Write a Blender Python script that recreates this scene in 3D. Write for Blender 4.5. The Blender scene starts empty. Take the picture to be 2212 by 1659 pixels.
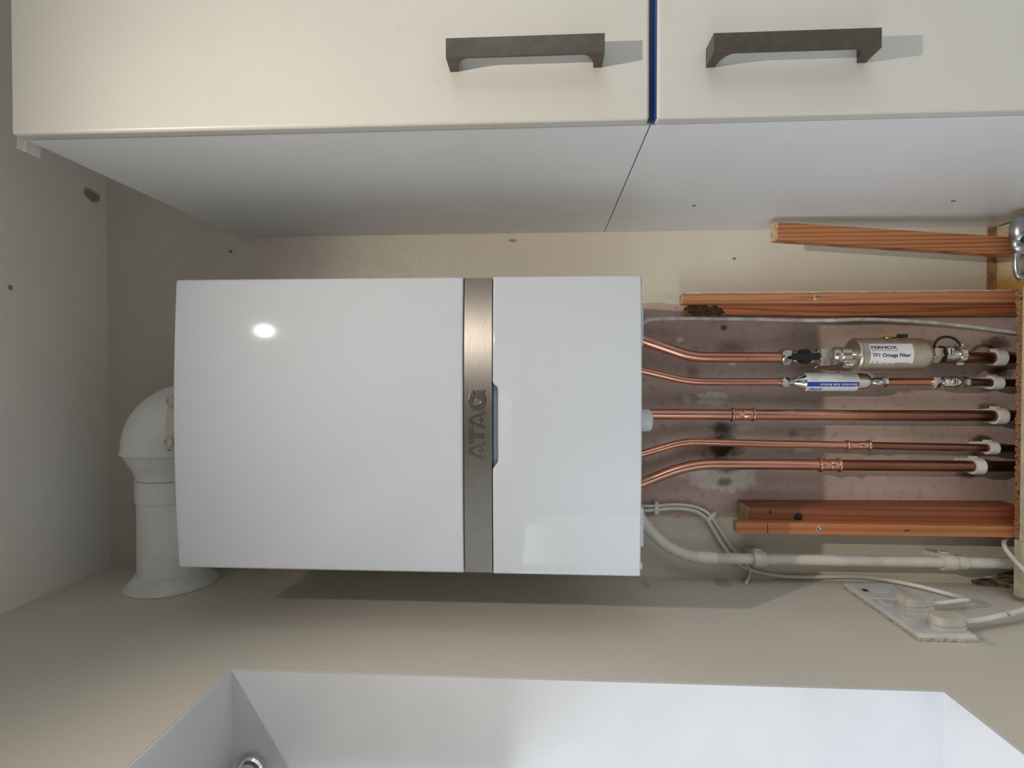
import bpy, bmesh, math, random
from mathutils import Vector, Matrix
from mathutils.geometry import tessellate_polygon

random.seed(7)
PI = math.pi
scene = bpy.context.scene
COL = scene.collection

# ------------------------------------------------------------------ camera
FPX = 1200.0                      # focal length in pixels of the 2212 px wide frame
CAM = Vector((0.0, -1.17, 1.84))
def cam_matrix():
    # the photo was taken with the phone on its side: world up points to image left
    yw = Vector((66.0, 17.5, -FPX)).normalized()          # world +Y seen in camera axes
    e = Vector((-1.0, 0.0, 0.0))
    zw = (e - yw * e.dot(yw)).normalized()                # world up in camera axes
    xw = yw.cross(zw)
    return Matrix((xw, yw, zw))                           # camera vector -> world vector
RC = cam_matrix()
cd = bpy.data.cameras.new('camera')
cd.sensor_fit = 'HORIZONTAL'; cd.sensor_width = 36.0
cd.lens = 36.0 * FPX / 2212.0
cd.clip_start = 0.01
cam = bpy.data.objects.new('camera', cd)
COL.objects.link(cam)
cam.matrix_world = Matrix.Translation(CAM) @ RC.to_4x4()
scene.camera = cam

# ------------------------------------------------------------------ world, exposure
SKY_STRENGTH = 4.2
w = bpy.data.worlds.new('overcast_sky'); scene.world = w; w.use_nodes = True
bgn = w.node_tree.nodes['Background']
_t = w.node_tree                        # even overcast sky above the horizon, dull ground below it
_c = _t.nodes.new('ShaderNodeTexCoord'); _s = _t.nodes.new('ShaderNodeSeparateXYZ'); _m = _t.nodes.new('ShaderNodeMapRange'); _x = _t.nodes.new('ShaderNodeMix')
_x.data_type = 'RGBA'; _m.inputs[1].default_value = -0.03; _m.inputs[2].default_value = 0.05
_x.inputs[6].default_value = (0.26, 0.26, 0.24, 1.0); _x.inputs[7].default_value = (0.90, 0.93, 1.0, 1.0)
_t.links.new(_c.outputs['Generated'], _s.inputs[0]); _t.links.new(_s.outputs[2], _m.inputs[0])
_t.links.new(_m.outputs[0], _x.inputs[0]); _t.links.new(_x.outputs[2], bgn.inputs[0])
bgn.inputs[1].default_value = SKY_STRENGTH
scene.view_settings.view_transform = 'Standard'
scene.view_settings.look = 'None'
scene.view_settings.exposure = 0.0
scene.view_settings.gamma = 1.0
scene.view_settings.use_curve_mapping = False
scene.cycles.use_denoising = True
scene.cycles.max_bounces = 6
scene.cycles.diffuse_bounces = 4
scene.cycles.sample_clamp_indirect = 6.0
scene.cycles.use_adaptive_sampling = True
scene.cycles.adaptive_threshold = 0.03
scene.cycles.caustics_reflective = False
scene.cycles.caustics_refractive = False

LAMP_POS = Vector((0.22, -1.12, 2.70))
LAMP_POWER = 46.0
LAMP_COLOR = (1.0, 0.88, 0.755)

# ------------------------------------------------------------------ pixel helpers (photo frame 2212 x 1659)
def ray(u, v):
    return RC @ Vector((u - 1106.0, -(v - 829.5), -FPX))
def pY(u, v, Y):
    d = ray(u, v); return CAM + d * ((Y - CAM.y) / d.y)
def pX(u, v, X):
    d = ray(u, v); return CAM + d * ((X - CAM.x) / d.x)
def pZ(u, v, Z):
    d = ray(u, v); return CAM + d * ((Z - CAM.z) / d.z)

# ------------------------------------------------------------------ node helper
class NT:
    def __init__(s, name):
        s.m = bpy.data.materials.new(name); s.m.use_nodes = True
        s.t = s.m.node_tree; s.b = s.t.nodes['Principled BSDF']
        s._co = None
    def node(s, typ, **kw):
        n = s.t.nodes.new(typ)
        for k, v in kw.items(): setattr(n, k, v)
        return n
    def put(s, sock, val):
        if hasattr(val, 'is_linked') or isinstance(val, bpy.types.NodeSocket): s.t.links.new(val, sock)
        elif val is not None:
            if isinstance(val, (tuple, list)) and len(val) == 3 and sock.type == 'RGBA': val = (*val, 1.0)
            sock.default_value = val
    def co(s, which='Object'):
        if s._co is None: s._co = s.node('ShaderNodeTexCoord')
        return s._co.outputs[which]
    def math(s, op, a, b=None, c=None, clamp=False):
        n = s.node('ShaderNodeMath', operation=op, use_clamp=clamp)
        s.put(n.inputs[0], a); s.put(n.inputs[1], b); s.put(n.inputs[2], c)
        return n.outputs[0]
    def vmath(s, op, a, b=None):
        n = s.node('ShaderNodeVectorMath', operation=op)
        s.put(n.inputs[0], a); s.put(n.inputs[1], b)
        return n.outputs[1] if op in ('LENGTH', 'DISTANCE', 'DOT_PRODUCT') else n.outputs[0]
    def sep(s, v):
        n = s.node('ShaderNodeSeparateXYZ'); s.put(n.inputs[0], v); return n.outputs
    def noise(s, scale, detail=2.0, vec=None, rough=0.5, dist=0.0):
        n = s.node('ShaderNodeTexNoise'); s.put(n.inputs['Vector'], vec or s.co())
        n.inputs['Scale'].default_value = scale; n.inputs['Detail'].default_value = detail
        n.inputs['Roughness'].default_value = rough; n.inputs['Distortion'].default_value = dist
        return n.outputs[0]
    def mapr(s, v, a, b, c=0.0, d=1.0, smooth=True):
        n = s.node('ShaderNodeMapRange', interpolation_type='SMOOTHSTEP' if smooth else 'LINEAR')
        s.put(n.inputs[0], v); n.inputs[1].default_value = a; n.inputs[2].default_value = b
        n.inputs[3].default_value = c; n.inputs[4].default_value = d
        return n.outputs[0]
    def mix(s, f, a, b):
        n = s.node('ShaderNodeMix', data_type='RGBA')
        s.put(n.inputs[0], f); s.put(n.inputs[6], a); s.put(n.inputs[7], b)
        return n.outputs[2]
    def bump(s, h, strength=0.2, dist=0.002):
        n = s.node('ShaderNodeBump'); n.inputs['Strength'].default_value = strength
        n.inputs['Distance'].default_value = dist; s.put(n.inputs['Height'], h)
        s.put(s.b.inputs['Normal'], n.outputs[0])
    def set(s, **kw):
        for k, v in kw.items(): s.put(s.b.inputs[k.replace('_', ' ')], v)
        return s

def srgb(r, g, b):
    f = lambda c: (c / 255 / 12.92) if c <= 10 else ((c / 255 + 0.055) / 1.055) ** 2.4
    return (f(r), f(g), f(b))

def simple(name, col, rough=0.5, metal=0.0, var=0.06, nscale=30.0, bump=0.0, coat=0.0, spec=0.5):
    n = NT(name)
    nz = n.noise(nscale, 4.0)
    d = tuple(max(0, c * (1 - var * 2)) for c in col); l = tuple(min(1, c * (1 + var)) for c in col)
    n.set(Base_Color=n.mix(n.mapr(nz, 0.3, 0.7), d, l), Roughness=rough, Metallic=metal)
    n.b.inputs['Specular IOR Level'].default_value = spec
    if coat: n.b.inputs['Coat Weight'].default_value = coat; n.b.inputs['Coat Roughness'].default_value = 0.05
    if bump: n.bump(nz, bump, 0.001)
    return n.m

def blob(n, prev, c, r, col, strength=1.0, soft=0.6, nscale=45.0, nz=None, amp=1.2):
    """a ragged stain with a shape of its own on a wall"""
    d = n.vmath('SUBTRACT', n.co(), tuple(c))
    d = n.vmath('DIVIDE', d, tuple(r))
    l = n.vmath('LENGTH', d)
    l = n.math('ADD', l, n.math('MULTIPLY', n.math('SUBTRACT', nz, 0.5), amp))
    f = n.mapr(l, 1.0, 1.0 - soft)
    f = n.math('MULTIPLY', f, strength)
    return n.mix(f, prev, col)

# ------------------------------------------------------------------ materials
M = {}
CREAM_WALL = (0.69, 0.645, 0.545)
SHADED_WALL = (0.58, 0.53, 0.475)

def back_wall_mat():
    n = NT('painted_plaster_back')
    x, y, z = n.sep(n.co())
    n1 = n.noise(14, 3); n2 = n.noise(60, 3); n3 = n.noise(4, 1); n4 = n.noise(130, 2, rough=0.7)
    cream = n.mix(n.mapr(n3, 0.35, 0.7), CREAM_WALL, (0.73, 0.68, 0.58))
    shaded = n.mix(n.mapr(n1, 0.3, 0.7), SHADED_WALL, (0.61, 0.555, 0.49))
    col = n.mix(n.mapr(n.math('ADD', z, n.math('MULTIPLY', n1, 0.15)), 2.28, 2.42), cream, shaded)  # dimness of the upper wall painted in by height as a darker colour
    # bare pinkish plaster where the old pipe boxing was
    xr = pY(1420, 655, 0).x; xl = pY(1500, 1118, 0).x
    wob = n.math('MULTIPLY', n.math('SUBTRACT', n1, 0.5), 0.035)
    wob2 = n.math('MULTIPLY', n.math('SUBTRACT', n2, 0.5), 0.012)
    xx = n.math('ADD', x, n.math('ADD', wob, wob2))
    a = n.mapr(xx, xr + 0.002, xr - 0.002)
    b = n.mapr(xx, xl - 0.003, xl + 0.003)
    zz = n.mapr(z, 1.78, 1.74)
    mask = n.math('MULTIPLY', n.math('MULTIPLY', a, b), zz)
    plaster = n.mix(n.mapr(n3, 0.3, 0.7), srgb(188, 163, 154), srgb(210, 187, 177))
    plaster = n.mix(n.math('MULTIPLY', n.mapr(n2, 0.52, 0.7), 0.35), plaster, srgb(142, 116, 106))
    plaster = n.mix(n.mapr(n4, 0.735, 0.76), plaster, srgb(205, 198, 190))
    col = n.mix(mask, col, plaster)
    nmix = n.math('ADD', n.math('MULTIPLY', n1, 0.5), n.math('MULTIPLY', n2, 0.5))
    def at(u, v): return pY(u, v, 0)
    def R(a_, b_): return (b_ / 1026.0, 1.0, a_ / 1026.0)
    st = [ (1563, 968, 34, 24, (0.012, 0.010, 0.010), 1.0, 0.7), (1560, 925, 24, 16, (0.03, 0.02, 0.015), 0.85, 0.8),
           (1520, 965, 55, 26, srgb(92, 60, 38), 0.55, 0.9),
           (1565, 1032, 60, 22, srgb(232, 226, 220), 0.8, 0.5), (1500, 1022, 30, 14, srgb(232, 226, 220), 0.7, 0.6),
           (1572, 1012, 30, 10, srgb(80, 48, 36), 0.8, 0.8), (1567, 1042, 16, 10, srgb(60, 50, 48), 0.7, 0.8),
           (1538, 855, 26, 7, srgb(232, 226, 220), 0.75, 0.35), (1538, 868, 26, 6, srgb(232, 226, 220), 0.7, 0.35),
           (1485, 861, 12, 12, srgb(232, 226, 220), 0.5, 0.7), (1495, 806, 16, 20, srgb(120, 78, 48), 0.5, 0.9),
           (1580, 752, 36, 16, srgb(84, 60, 46), 0.6, 0.9), (1564, 707, 8, 6, srgb(50, 34, 26), 0.8, 0.5),
           (1470, 733, 7, 5, srgb(232, 226, 220), 0.8, 0.4), (1610, 925, 16, 5, srgb(232, 226, 220), 0.7, 0.4),
           (1735, 971, 16, 5, srgb(232, 226, 220), 0.6, 0.5), (1712, 938, 14, 10, srgb(70, 55, 48), 0.5, 0.9),
           (1582, 785, 8, 5, srgb(232, 226, 220), 0.8, 0.4),
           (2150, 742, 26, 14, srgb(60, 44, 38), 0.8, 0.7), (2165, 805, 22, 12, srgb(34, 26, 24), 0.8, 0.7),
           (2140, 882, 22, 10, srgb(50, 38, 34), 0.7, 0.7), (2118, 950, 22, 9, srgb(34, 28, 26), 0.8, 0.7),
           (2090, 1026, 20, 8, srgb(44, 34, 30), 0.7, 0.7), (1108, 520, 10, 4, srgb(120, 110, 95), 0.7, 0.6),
           (1586, 559, 4, 3, srgb(70, 60, 50), 0.8, 0.5), (498, 543, 5, 4, srgb(60, 50, 42), 0.8, 0.5),
           (1445, 640, 30, 10, srgb(205, 198, 182), 0.5, 0.8), (1475, 1130, 60, 20, srgb(178, 172, 156), 0.4, 0.8) ]
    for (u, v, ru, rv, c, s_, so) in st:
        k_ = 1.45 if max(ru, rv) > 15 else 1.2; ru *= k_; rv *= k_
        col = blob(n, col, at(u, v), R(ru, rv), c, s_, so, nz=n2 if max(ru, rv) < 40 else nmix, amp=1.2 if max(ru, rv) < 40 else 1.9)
    # small loose specks
    col = n.mix(n.math('MULTIPLY', n.mapr(n4, 0.235, 0.20), 0.5), col, srgb(70, 58, 48))
    rough = n.mapr(mask, 0, 1, 0.38, 0.8)
    n.set(Base_Color=col, Roughness=rough)
    h = n.math('ADD', n.math('MULTIPLY', n1, 1.0), n.math('MULTIPLY', n2, 0.25))
    n.bump(h, 0.45, 0.006)
    return n.m

def left_wall_mat():
    n = NT('painted_plaster_left')
    n1 = n.noise(10, 3); n2 = n.noise(55, 3); n3 = n.noise(3, 1)
    col = n.mix(n.mapr(n3, 0.3, 0.7), (0.60, 0.56, 0.505), (0.64, 0.595, 0.535))
    col = n.mix(n.math('MULTIPLY', n.mapr(n2, 0.55, 0.75), 0.18), col, (0.72, 0.67, 0.6))
    def at(u, v): return pX(u, v, LX)
    for (u, v, c_, r_, s_) in [(1560, 1259, srgb(170, 160, 150), (1, .03, .02), .7), (1612, 1256, srgb(176, 166, 158), (1, .022, .014), .8),
                               (2205, 1268, srgb(80, 72, 60), (1, .03, .03), .8), (2130, 1385, srgb(190, 182, 168), (1, .02, .012), .7),
                               (1395, 1262, srgb(150, 140, 130), (1, .03, .01), .4)]:
        col = blob(n, col, at(u, v), r_, c_, s_, 0.4, nz=n2)
    n.set(Base_Color=col, Roughness=0.55)
    n.bump(n.math('ADD', n1, n.math('MULTIPLY', n2, 0.2)), 0.25, 0.005)
    return n.m

def reveal_mat():
    n = NT('white_window_reveal_paint')
    n1 = n.noise(12, 4); n2 = n.noise(160, 3); n3 = n.noise(18, 2)
    col = n.mix(n.mapr(n1, 0.3, 0.7), (0.60, 0.605, 0.645), (0.63, 0.635, 0.675))
    x, y, z = n.sep(n.co())
    dirt = n.math('MULTIPLY', n.mapr(n2, 0.66, 0.70), n.mapr(n3, 0.5, 0.65))
    dirt = n.math('MULTIPLY', dirt, n.mapr(z, 1.29, 1.27))
    col = n.mix(n.math('MULTIPLY', dirt, 0.8), col, srgb(90, 86, 84))
    n.set(Base_Color=col, Roughness=0.4)
    n.bump(n1, 0.2, 0.006)
    return n.m

def ceiling_mat():
    n = NT('ceiling_paint')
    n1 = n.noise(6, 4); n2 = n.noise(140, 3)
    col = n.mix(n.mapr(n1, 0.3, 0.7), (0.84, 0.815, 0.78), (0.87, 0.845, 0.81))
    for (u, v, rx, ry) in [(200, 422, .018, .03), (22, 621, .006, .006)]:
        col = blob(n, col, pZ(u, v, CEIL), (rx, ry, 1), srgb(120, 108, 92), 0.8, 0.4, nz=n.noise(40, 3))
    n.set(Base_Color=col, Roughness=0.7); n.bump(n2, 0.12, 0.002)
    return n.m

def wood_mat(name, light, dark, scale=1.0, seed=0.0, axis='Z', flame=0.0):
    n = NT(name)
    mp = n.node('ShaderNodeMapping'); n.put(mp.inputs[0], n.co())
    mp.inputs['Location'].default_value = (seed, seed * 1.7, seed * 0.6)
    mp.inputs['Scale'].default_value = (1, 1, 0.06)
    big = n.noise(18 * scale, 3, mp.outputs[0], dist=0.6)
    wv = n.node('ShaderNodeTexWave', wave_type='BANDS', bands_direction='X')
    n.put(wv.inputs['Vector'], mp.outputs[0]); wv.inputs['Scale'].default_value = 30 * scale
    wv.inputs['Distortion'].default_value = 5.0 + flame; wv.inputs['Detail'].default_value = 2.0
    wv.inputs['Detail Scale'].default_value = 0.9
    mp2 = n.node('ShaderNodeMapping'); n.put(mp2.inputs[0], n.co()); mp2.inputs['Scale'].default_value = (1, 1, 0.02)
    fine = n.noise(700, 2, mp2.outputs[0])
    f = n.math('ADD', n.math('MULTIPLY', n.mapr(wv.outputs[1], 0.45, 1.0), 0.6), n.math('MULTIPLY', n.math('SUBTRACT', big, 0.5), 0.7), clamp=True)
    col = n.mix(f, light, dark)
    col = n.mix(n.math('MULTIPLY', n.mapr(fine, 0.55, 0.7), 0.25), col, dark)
    col = n.mix(n.math('MULTIPLY', n.mapr(n.noise(9, 3), 0.62, 0.8), 0.6), col, tuple(c * 0.35 for c in dark))
    n.set(Base_Color=col, Roughness=0.55); n.bump(fine, 0.25, 0.0006)
    return n.m

def copper_mat(name, c1, c2, rough, tarn, tarnc):
    n = NT(name)
    mp = n.node('ShaderNodeMapping'); n.put(mp.inputs[0], n.co()); mp.inputs['Scale'].default_value = (1, 1, 0.25)
    nz = n.noise(40, 5, mp.outputs[0]); sp = n.noise(220, 2)
    col = n.mix(n.mapr(nz, 0.3, 0.7), c1, c2)
    col = n.mix(n.math('MULTIPLY', n.mapr(n.noise(16, 4, mp.outputs[0]), 0.5, 0.72), tarn), col, tarnc)
    col = n.mix(n.mapr(sp, 0.72, 0.77), col, tuple(c * 0.25 for c in c1))
    n.set(Base_Color=col, Metallic=1.0, Roughness=n.mapr(nz, 0.3, 0.7, rough, rough + 0.12))
    return n.m

def copper_fade_mat():
    # bright near the new fitting, tarnishing towards the old lower end
    n = NT('tarnishing_copper')
    mp = n.node('ShaderNodeMapping'); n.put(mp.inputs[0], n.co()); mp.inputs['Scale'].default_value = (1, 1, 0.25)
    nz = n.noise(40, 5, mp.outputs[0])
    x, y, z = n.sep(n.co())
    f = n.mapr(n.math('ADD', z, n.math('MULTIPLY', n.noise(12, 4), 0.12)), 0.48, 0.26)
    a = n.mix(n.mapr(nz, 0.3, 0.7), (0.64, 0.32, 0.23), (0.72, 0.39, 0.29))
    b = n.mix(n.mapr(nz, 0.3, 0.7), (0.24, 0.11, 0.075), (0.33, 0.16, 0.11))
    n.set(Base_Color=n.mix(f, a, b), Metallic=1.0, Roughness=n.mapr(f, 0, 1, 0.15, 0.28))
    return n.m

def steel_mat(name='brushed_steel', k=0.68, rough=0.42):
    n = NT(name)
    mp = n.node('ShaderNodeMapping'); n.put(mp.inputs[0], n.co()); mp.inputs['Scale'].default_value = (0.02, 1, 1)
    br = n.noise(1500, 2, mp.outputs[0])
    n.set(Base_Color=n.mix(n.mapr(br, 0.3, 0.7), tuple(k * c for c in (0.42, 0.40, 0.375)), tuple(k * c for c in (0.52, 0.50, 0.47))), Metallic=1.0, Roughness=rough, Anisotropic=0.9)
    n.b.inputs['Anisotropic Rotation'].default_value = 0.25
    tg = n.node('ShaderNodeTangent', direction_type='RADIAL', axis='Z')
    n.put(n.b.inputs['Tangent'], tg.outputs[0])
    return n.m

def cab_mat():
    n = NT('cream_cabinet_lacquer')
    nz = n.noise(6, 3); sp = n.noise(70, 3)
    col = n.mix(n.mapr(nz, 0.3, 0.7), (0.56, 0.548, 0.525), (0.58, 0.568, 0.54))
    col = n.mix(n.math('MULTIPLY', n.mapr(sp, 0.765, 0.79), 0.5), col, srgb(120, 108, 96))
    n.set(Base_Color=col, Roughness=0.34)
    return n.m

def chip_mat():
    n = NT('raw_chipboard')
    v = n.node('ShaderNodeTexVoronoi'); n.put(v.inputs['Vector'], n.co()); v.inputs['Scale'].default_value = 420
    nz = n.noise(180, 4)
    col = n.mix(n.mapr(v.outputs[0], 0.1, 0.8), srgb(186, 148, 104), srgb(132, 94, 58))
    col = n.mix(n.mapr(nz, 0.56, 0.66), col, srgb(78, 52, 34))
    n.set(Base_Color=col, Roughness=0.85); n.bump(nz, 0.8, 0.002)
    return n.m

def worktop_mat():
    n = NT('stained_worktop')
    nz = n.noise(22, 4); s = n.noise(170, 3)
    x, y, z = n.sep(n.co())
    col = n.mix(n.mapr(nz, 0.3, 0.7), srgb(204, 190, 158), srgb(192, 174, 136))
    f = n.math('MULTIPLY', n.mapr(n.math('ADD', x, n.math('MULTIPLY', nz, 0.04)), -0.002, -0.03), n.mapr(y, 0.20, 0.25))
    col = n.mix(f, col, srgb(182, 140, 70))
    col = n.mix(n.mapr(s, 0.66, 0.71), col, srgb(90, 74, 48))
    n.set(Base_Color=col, Roughness=0.6)
    return n.m

def glass_mat():
    m = bpy.data.materials.new('window_glass'); m.use_nodes = True
    t = m.node_tree; t.nodes.clear()
    o = t.nodes.new('ShaderNodeOutputMaterial'); mx = t.nodes.new('ShaderNodeMixShader')
    tr = t.nodes.new('ShaderNodeBsdfTransparent'); gl = t.nodes.new('ShaderNodeBsdfGlossy')
    gl.inputs['Roughness'].default_value = 0.02; mx.inputs[0].default_value = 0.06
    tr.inputs[0].default_value = (0.93, 0.96, 0.95, 1)
    t.links.new(tr.outputs[0], mx.inputs[1]); t.links.new(gl.outputs[0], mx.inputs[2]); t.links.new(mx.outputs[0], o.inputs[0])
    return m

def blind_mat():
    m = bpy.data.materials.new('blind_fabric'); m.use_nodes = True
    t = m.node_tree; b = t.nodes['Principled BSDF']; o = t.nodes['Material Output']
    b.inputs['Base Color'].default_value = (0.75, 0.74, 0.72, 1); b.inputs['Roughness'].default_value = 0.8
    tl_ = t.nodes.new('ShaderNodeBsdfTranslucent'); tl_.inputs[0].default_value = (0.80, 0.79, 0.76, 1)
    mx = t.nodes.new('ShaderNodeMixShader'); mx.inputs[0].default_value = 0.45
    t.links.new(b.outputs[0], mx.inputs[1]); t.links.new(tl_.outputs[0], mx.inputs[2]); t.links.new(mx.outputs[0], o.inputs[0])
    return m

def plastic_film_mat():
    m = bpy.data.materials.new('clear_plastic'); m.use_nodes = True
    t = m.node_tree; b = t.nodes['Principled BSDF']; o = t.nodes['Material Output']
    b.inputs['Base Color'].default_value = (0.8, 0.8, 0.78, 1); b.inputs['Roughness'].default_value = 0.15
    tr = t.nodes.new('ShaderNodeBsdfTransparent'); mx = t.nodes.new('ShaderNodeMixShader')
    nz = t.nodes.new('ShaderNodeTexNoise'); nz.inputs['Scale'].default_value = 60
    rm = t.nodes.new('ShaderNodeMapRange'); rm.inputs[3].default_value = 0.1; rm.inputs[4].default_value = 0.6
    t.links.new(nz.outputs[0], rm.inputs[0]); t.links.new(rm.outputs[0], mx.inputs[0])
    t.links.new(tr.outputs[0], mx.inputs[1]); t.links.new(b.outputs[0], mx.inputs[2]); t.links.new(mx.outputs[0], o.inputs[0])
    return m

# ------------------------------------------------------------------ mesh builders  (return verts, faces)
class MB:
    def __init__(s): s.v = []; s.f = []
    def add(s, vs, fs):
        o = len(s.v); s.v += [Vector(p) for p in vs]; s.f += [tuple(i + o for i in f) for f in fs]; return s
    def box(s, x0, x1, y0, y1, z0, z1):
        x0, x1 = sorted((x0, x1)); y0, y1 = sorted((y0, y1)); z0, z1 = sorted((z0, z1))
        return s.add([(x0,y0,z0),(x1,y0,z0),(x1,y1,z0),(x0,y1,z0),(x0,y0,z1),(x1,y0,z1),(x1,y1,z1),(x0,y1,z1)],
                     [(0,3,2,1),(4,5,6,7),(0,1,5,4),(1,2,6,5),(2,3,7,6),(3,0,4,7)])
    def hexa(s, p):           # 8 points, bottom ring 0-3, top ring 4-7
        return s.add(p, [(0,3,2,1),(4,5,6,7),(0,1,5,4),(1,2,6,5),(2,3,7,6),(3,0,4,7)])
    def tube(s, pts, rad, n=16, caps=True):
        pts = [Vector(p) for p in pts]
        if not isinstance(rad, (list, tuple)): rad = [rad] * len(pts)
        o = len(s.v); T = []
        for i in range(len(pts)):
            a = pts[max(0, i - 1)]; b = pts[min(len(pts) - 1, i + 1)]
            T.append((b - a).normalized())
        ref = Vector((0, 1, 0)) if abs(T[0].y) < 0.9 else Vector((1, 0, 0))
        nrm = (ref - T[0] * ref.dot(T[0])).normalized()
        for i, p in enumerate(pts):
            nrm = (nrm - T[i] * nrm.dot(T[i])).normalized(); bi = T[i].cross(nrm)
            for k in range(n):
                a = 2 * PI * k / n
                s.v.append(p + (nrm * math.cos(a) + bi * math.sin(a)) * rad[i])
        for i in range(len(pts) - 1):
            for k in range(n):
                k2 = (k + 1) % n
                s.f.append((o + i*n + k, o + i*n + k2, o + (i+1)*n + k2, o + (i+1)*n + k))
        if caps:
            s.f.append(tuple(o + k for k in reversed(range(n))))
            e = o + (len(pts) - 1) * n
            s.f.append(tuple(e + k for k in range(n)))
        return s
    def lathe(s, p, axis, prof, n=32, a0=0.0):
        """prof: list of (t along axis, radius)"""
        ax = Vector(axis).normalized(); p = Vector(p)
        ref = Vector((0, -1, 0)) if abs(ax.y) < 0.9 else Vector((1, 0, 0))
        e1 = (ref - ax * ref.dot(ax)).normalized(); e2 = ax.cross(e1)
        o = len(s.v)
        for (t, r) in prof:
            for k in range(n):
                a = a0 + 2 * PI * k / n
                s.v.append(p + ax * t + (e1 * math.cos(a) + e2 * math.sin(a)) * max(r, 1e-5))
        for i in range(len(prof) - 1):
            for k in range(n):
                k2 = (k + 1) % n
                s.f.append((o + i*n + k, o + i*n + k2, o + (i+1)*n + k2, o + (i+1)*n + k))
        s.f.append(tuple(o + k for k in reversed(range(n))))
        e = o + (len(prof) - 1) * n
        s.f.append(tuple(e + k for k in range(n)))
        return s
    def hexnut(s, p, axis, t0, t1, r, a0=0.0):
        c = (t1 - t0) * 0.12
        return s.lathe(p, axis, [(t0, r * 0.9), (t0 + c, r), (t1 - c, r), (t1, r * 0.9)], 6, a0)
    def prism(s, poly, fn, h0, h1, holes=()):
        """poly in 2D, fn(x, y, h) -> world point"""
        loops = [list(poly)] + [list(h) for h in holes]
        flat = [p for l in loops for p in l]
        tris = tessellate_polygon([[Vector((p[0], p[1], 0)) for p in l] for l in loops])
        o = len(s.v); nn = len(flat)
        s.v += [Vector(fn(p[0], p[1], h0)) for p in flat] + [Vector(fn(p[0], p[1], h1)) for p in flat]
        for t in tris:
            s.f.append(tuple(o + i for i in t)); s.f.append(tuple(o + nn + i for i in reversed(t)))
        b = 0
        for l in loops:
            m = len(l)
            for i in range(m):
                j = (i + 1) % m
                s.f.append((o + b + i, o + b + j, o + nn + b + j, o + nn + b + i))
            b += m
        return s

def mk(name, mb, mat, parent=None, smooth=False, bevel=0.0, seg=2, root=None, fix=True):
    me = bpy.data.meshes.new(name)
    org = Vector((0, 0, 0))
    top = parent
    while top is not None and top.parent is not None: top = top.parent
    if top is not None: org = Vector(top.location)
    elif root is not None: org = Vector(root)
    me.from_pydata([tuple(p - org) for p in mb.v], [], mb.f)
    if fix:
        bm = bmesh.new(); bm.from_mesh(me); bmesh.ops.recalc_face_normals(bm, faces=bm.faces); bm.to_mesh(me); bm.free()
    me.materials.append(M[mat] if isinstance(mat, str) else mat)
    ob = bpy.data.objects.new(name, me); COL.objects.link(ob)
    if parent is not None: ob.parent = parent
    elif root is not None: ob.location = org
    if smooth:
        me.polygons.foreach_set('use_smooth', [True] * len(me.polygons))
        md = ob.modifiers.new('edge', 'EDGE_SPLIT'); md.split_angle = math.radians(38)
    if bevel:
        md = ob.modifiers.new('bevel', 'BEVEL'); md.width = bevel; md.segments = seg; md.limit_method = 'ANGLE'; md.angle_limit = math.radians(40)
        if not smooth: me.polygons.foreach_set('use_smooth', [False] * len(me.polygons))
    return ob

def tag(o, label=None, cat=None, group=None, kind=None):
    if label: o['label'] = label
    if cat: o['category'] = cat
    if group: o['group'] = group
    if kind: o['kind'] = kind
    return o

def thing(name, loc, label, cat, group=None):
    e = bpy.data.objects.new(name, None); COL.objects.link(e); e.location = Vector(loc)
    e.empty_display_size = 0.05
    return tag(e, label, cat, group)

def struct(name, mb, mat, parent=None, **kw):
    o = mk(name, mb, mat, parent, **kw)
    if parent is None: o['kind'] = 'structure'
    return o

def catmull(pts, n=8):
    pts = [Vector(p) for p in pts]; out = []
    P = [pts[0] * 2 - pts[1]] + pts + [pts[-1] * 2 - pts[-2]]
    for i in range(1, len(P) - 2):
        for k in range(n):
            t = k / n; a, b, c, d = P[i-1], P[i], P[i+1], P[i+2]
            out.append(0.5 * ((2*b) + (c - a)*t + (2*a - 5*b + 4*c - d)*t*t + (3*b - a - 3*c + d)*t**3))
    out.append(pts[-1]); return out

def fillet(pts, r, n=10):
    pts = [Vector(p) for p in pts]; out = [pts[0]]
    for i in range(1, len(pts) - 1):
        a, b, c = pts[i-1], pts[i], pts[i+1]
        d1 = (a - b).normalized(); d2 = (c - b).normalized()
        q = min(r, (a - b).length * 0.49, (c - b).length * 0.49)
        for k in range(n + 1):
            t = k / n
            out.append((b + d1*q)*(1-t)**2 + b*2*t*(1-t) + (b + d2*q)*t*t)
    out.append(pts[-1]); return out

def text_mesh(s, size=1.0, shear=0.0, align='LEFT', xs=1.0, bold=0.0):
    cu = bpy.data.curves.new('lettering', 'FONT'); cu.body = s; cu.size = size; cu.shear = shear
    cu.align_x = align; cu.offset = bold; cu.resolution_u = 3
    ob = bpy.data.objects.new('lettering', cu); COL.objects.link(ob)
    dg = bpy.context.evaluated_depsgraph_get()
    me = bpy.data.meshes.new_from_object(ob.evaluated_get(dg))
    vs = [(v.co.x * xs, v.co.y) for v in me.vertices]; fs = [tuple(p.vertices) for p in me.polygons]
    bpy.data.objects.remove(ob); bpy.data.curves.remove(cu); bpy.data.meshes.remove(me)
    return vs, fs

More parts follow.
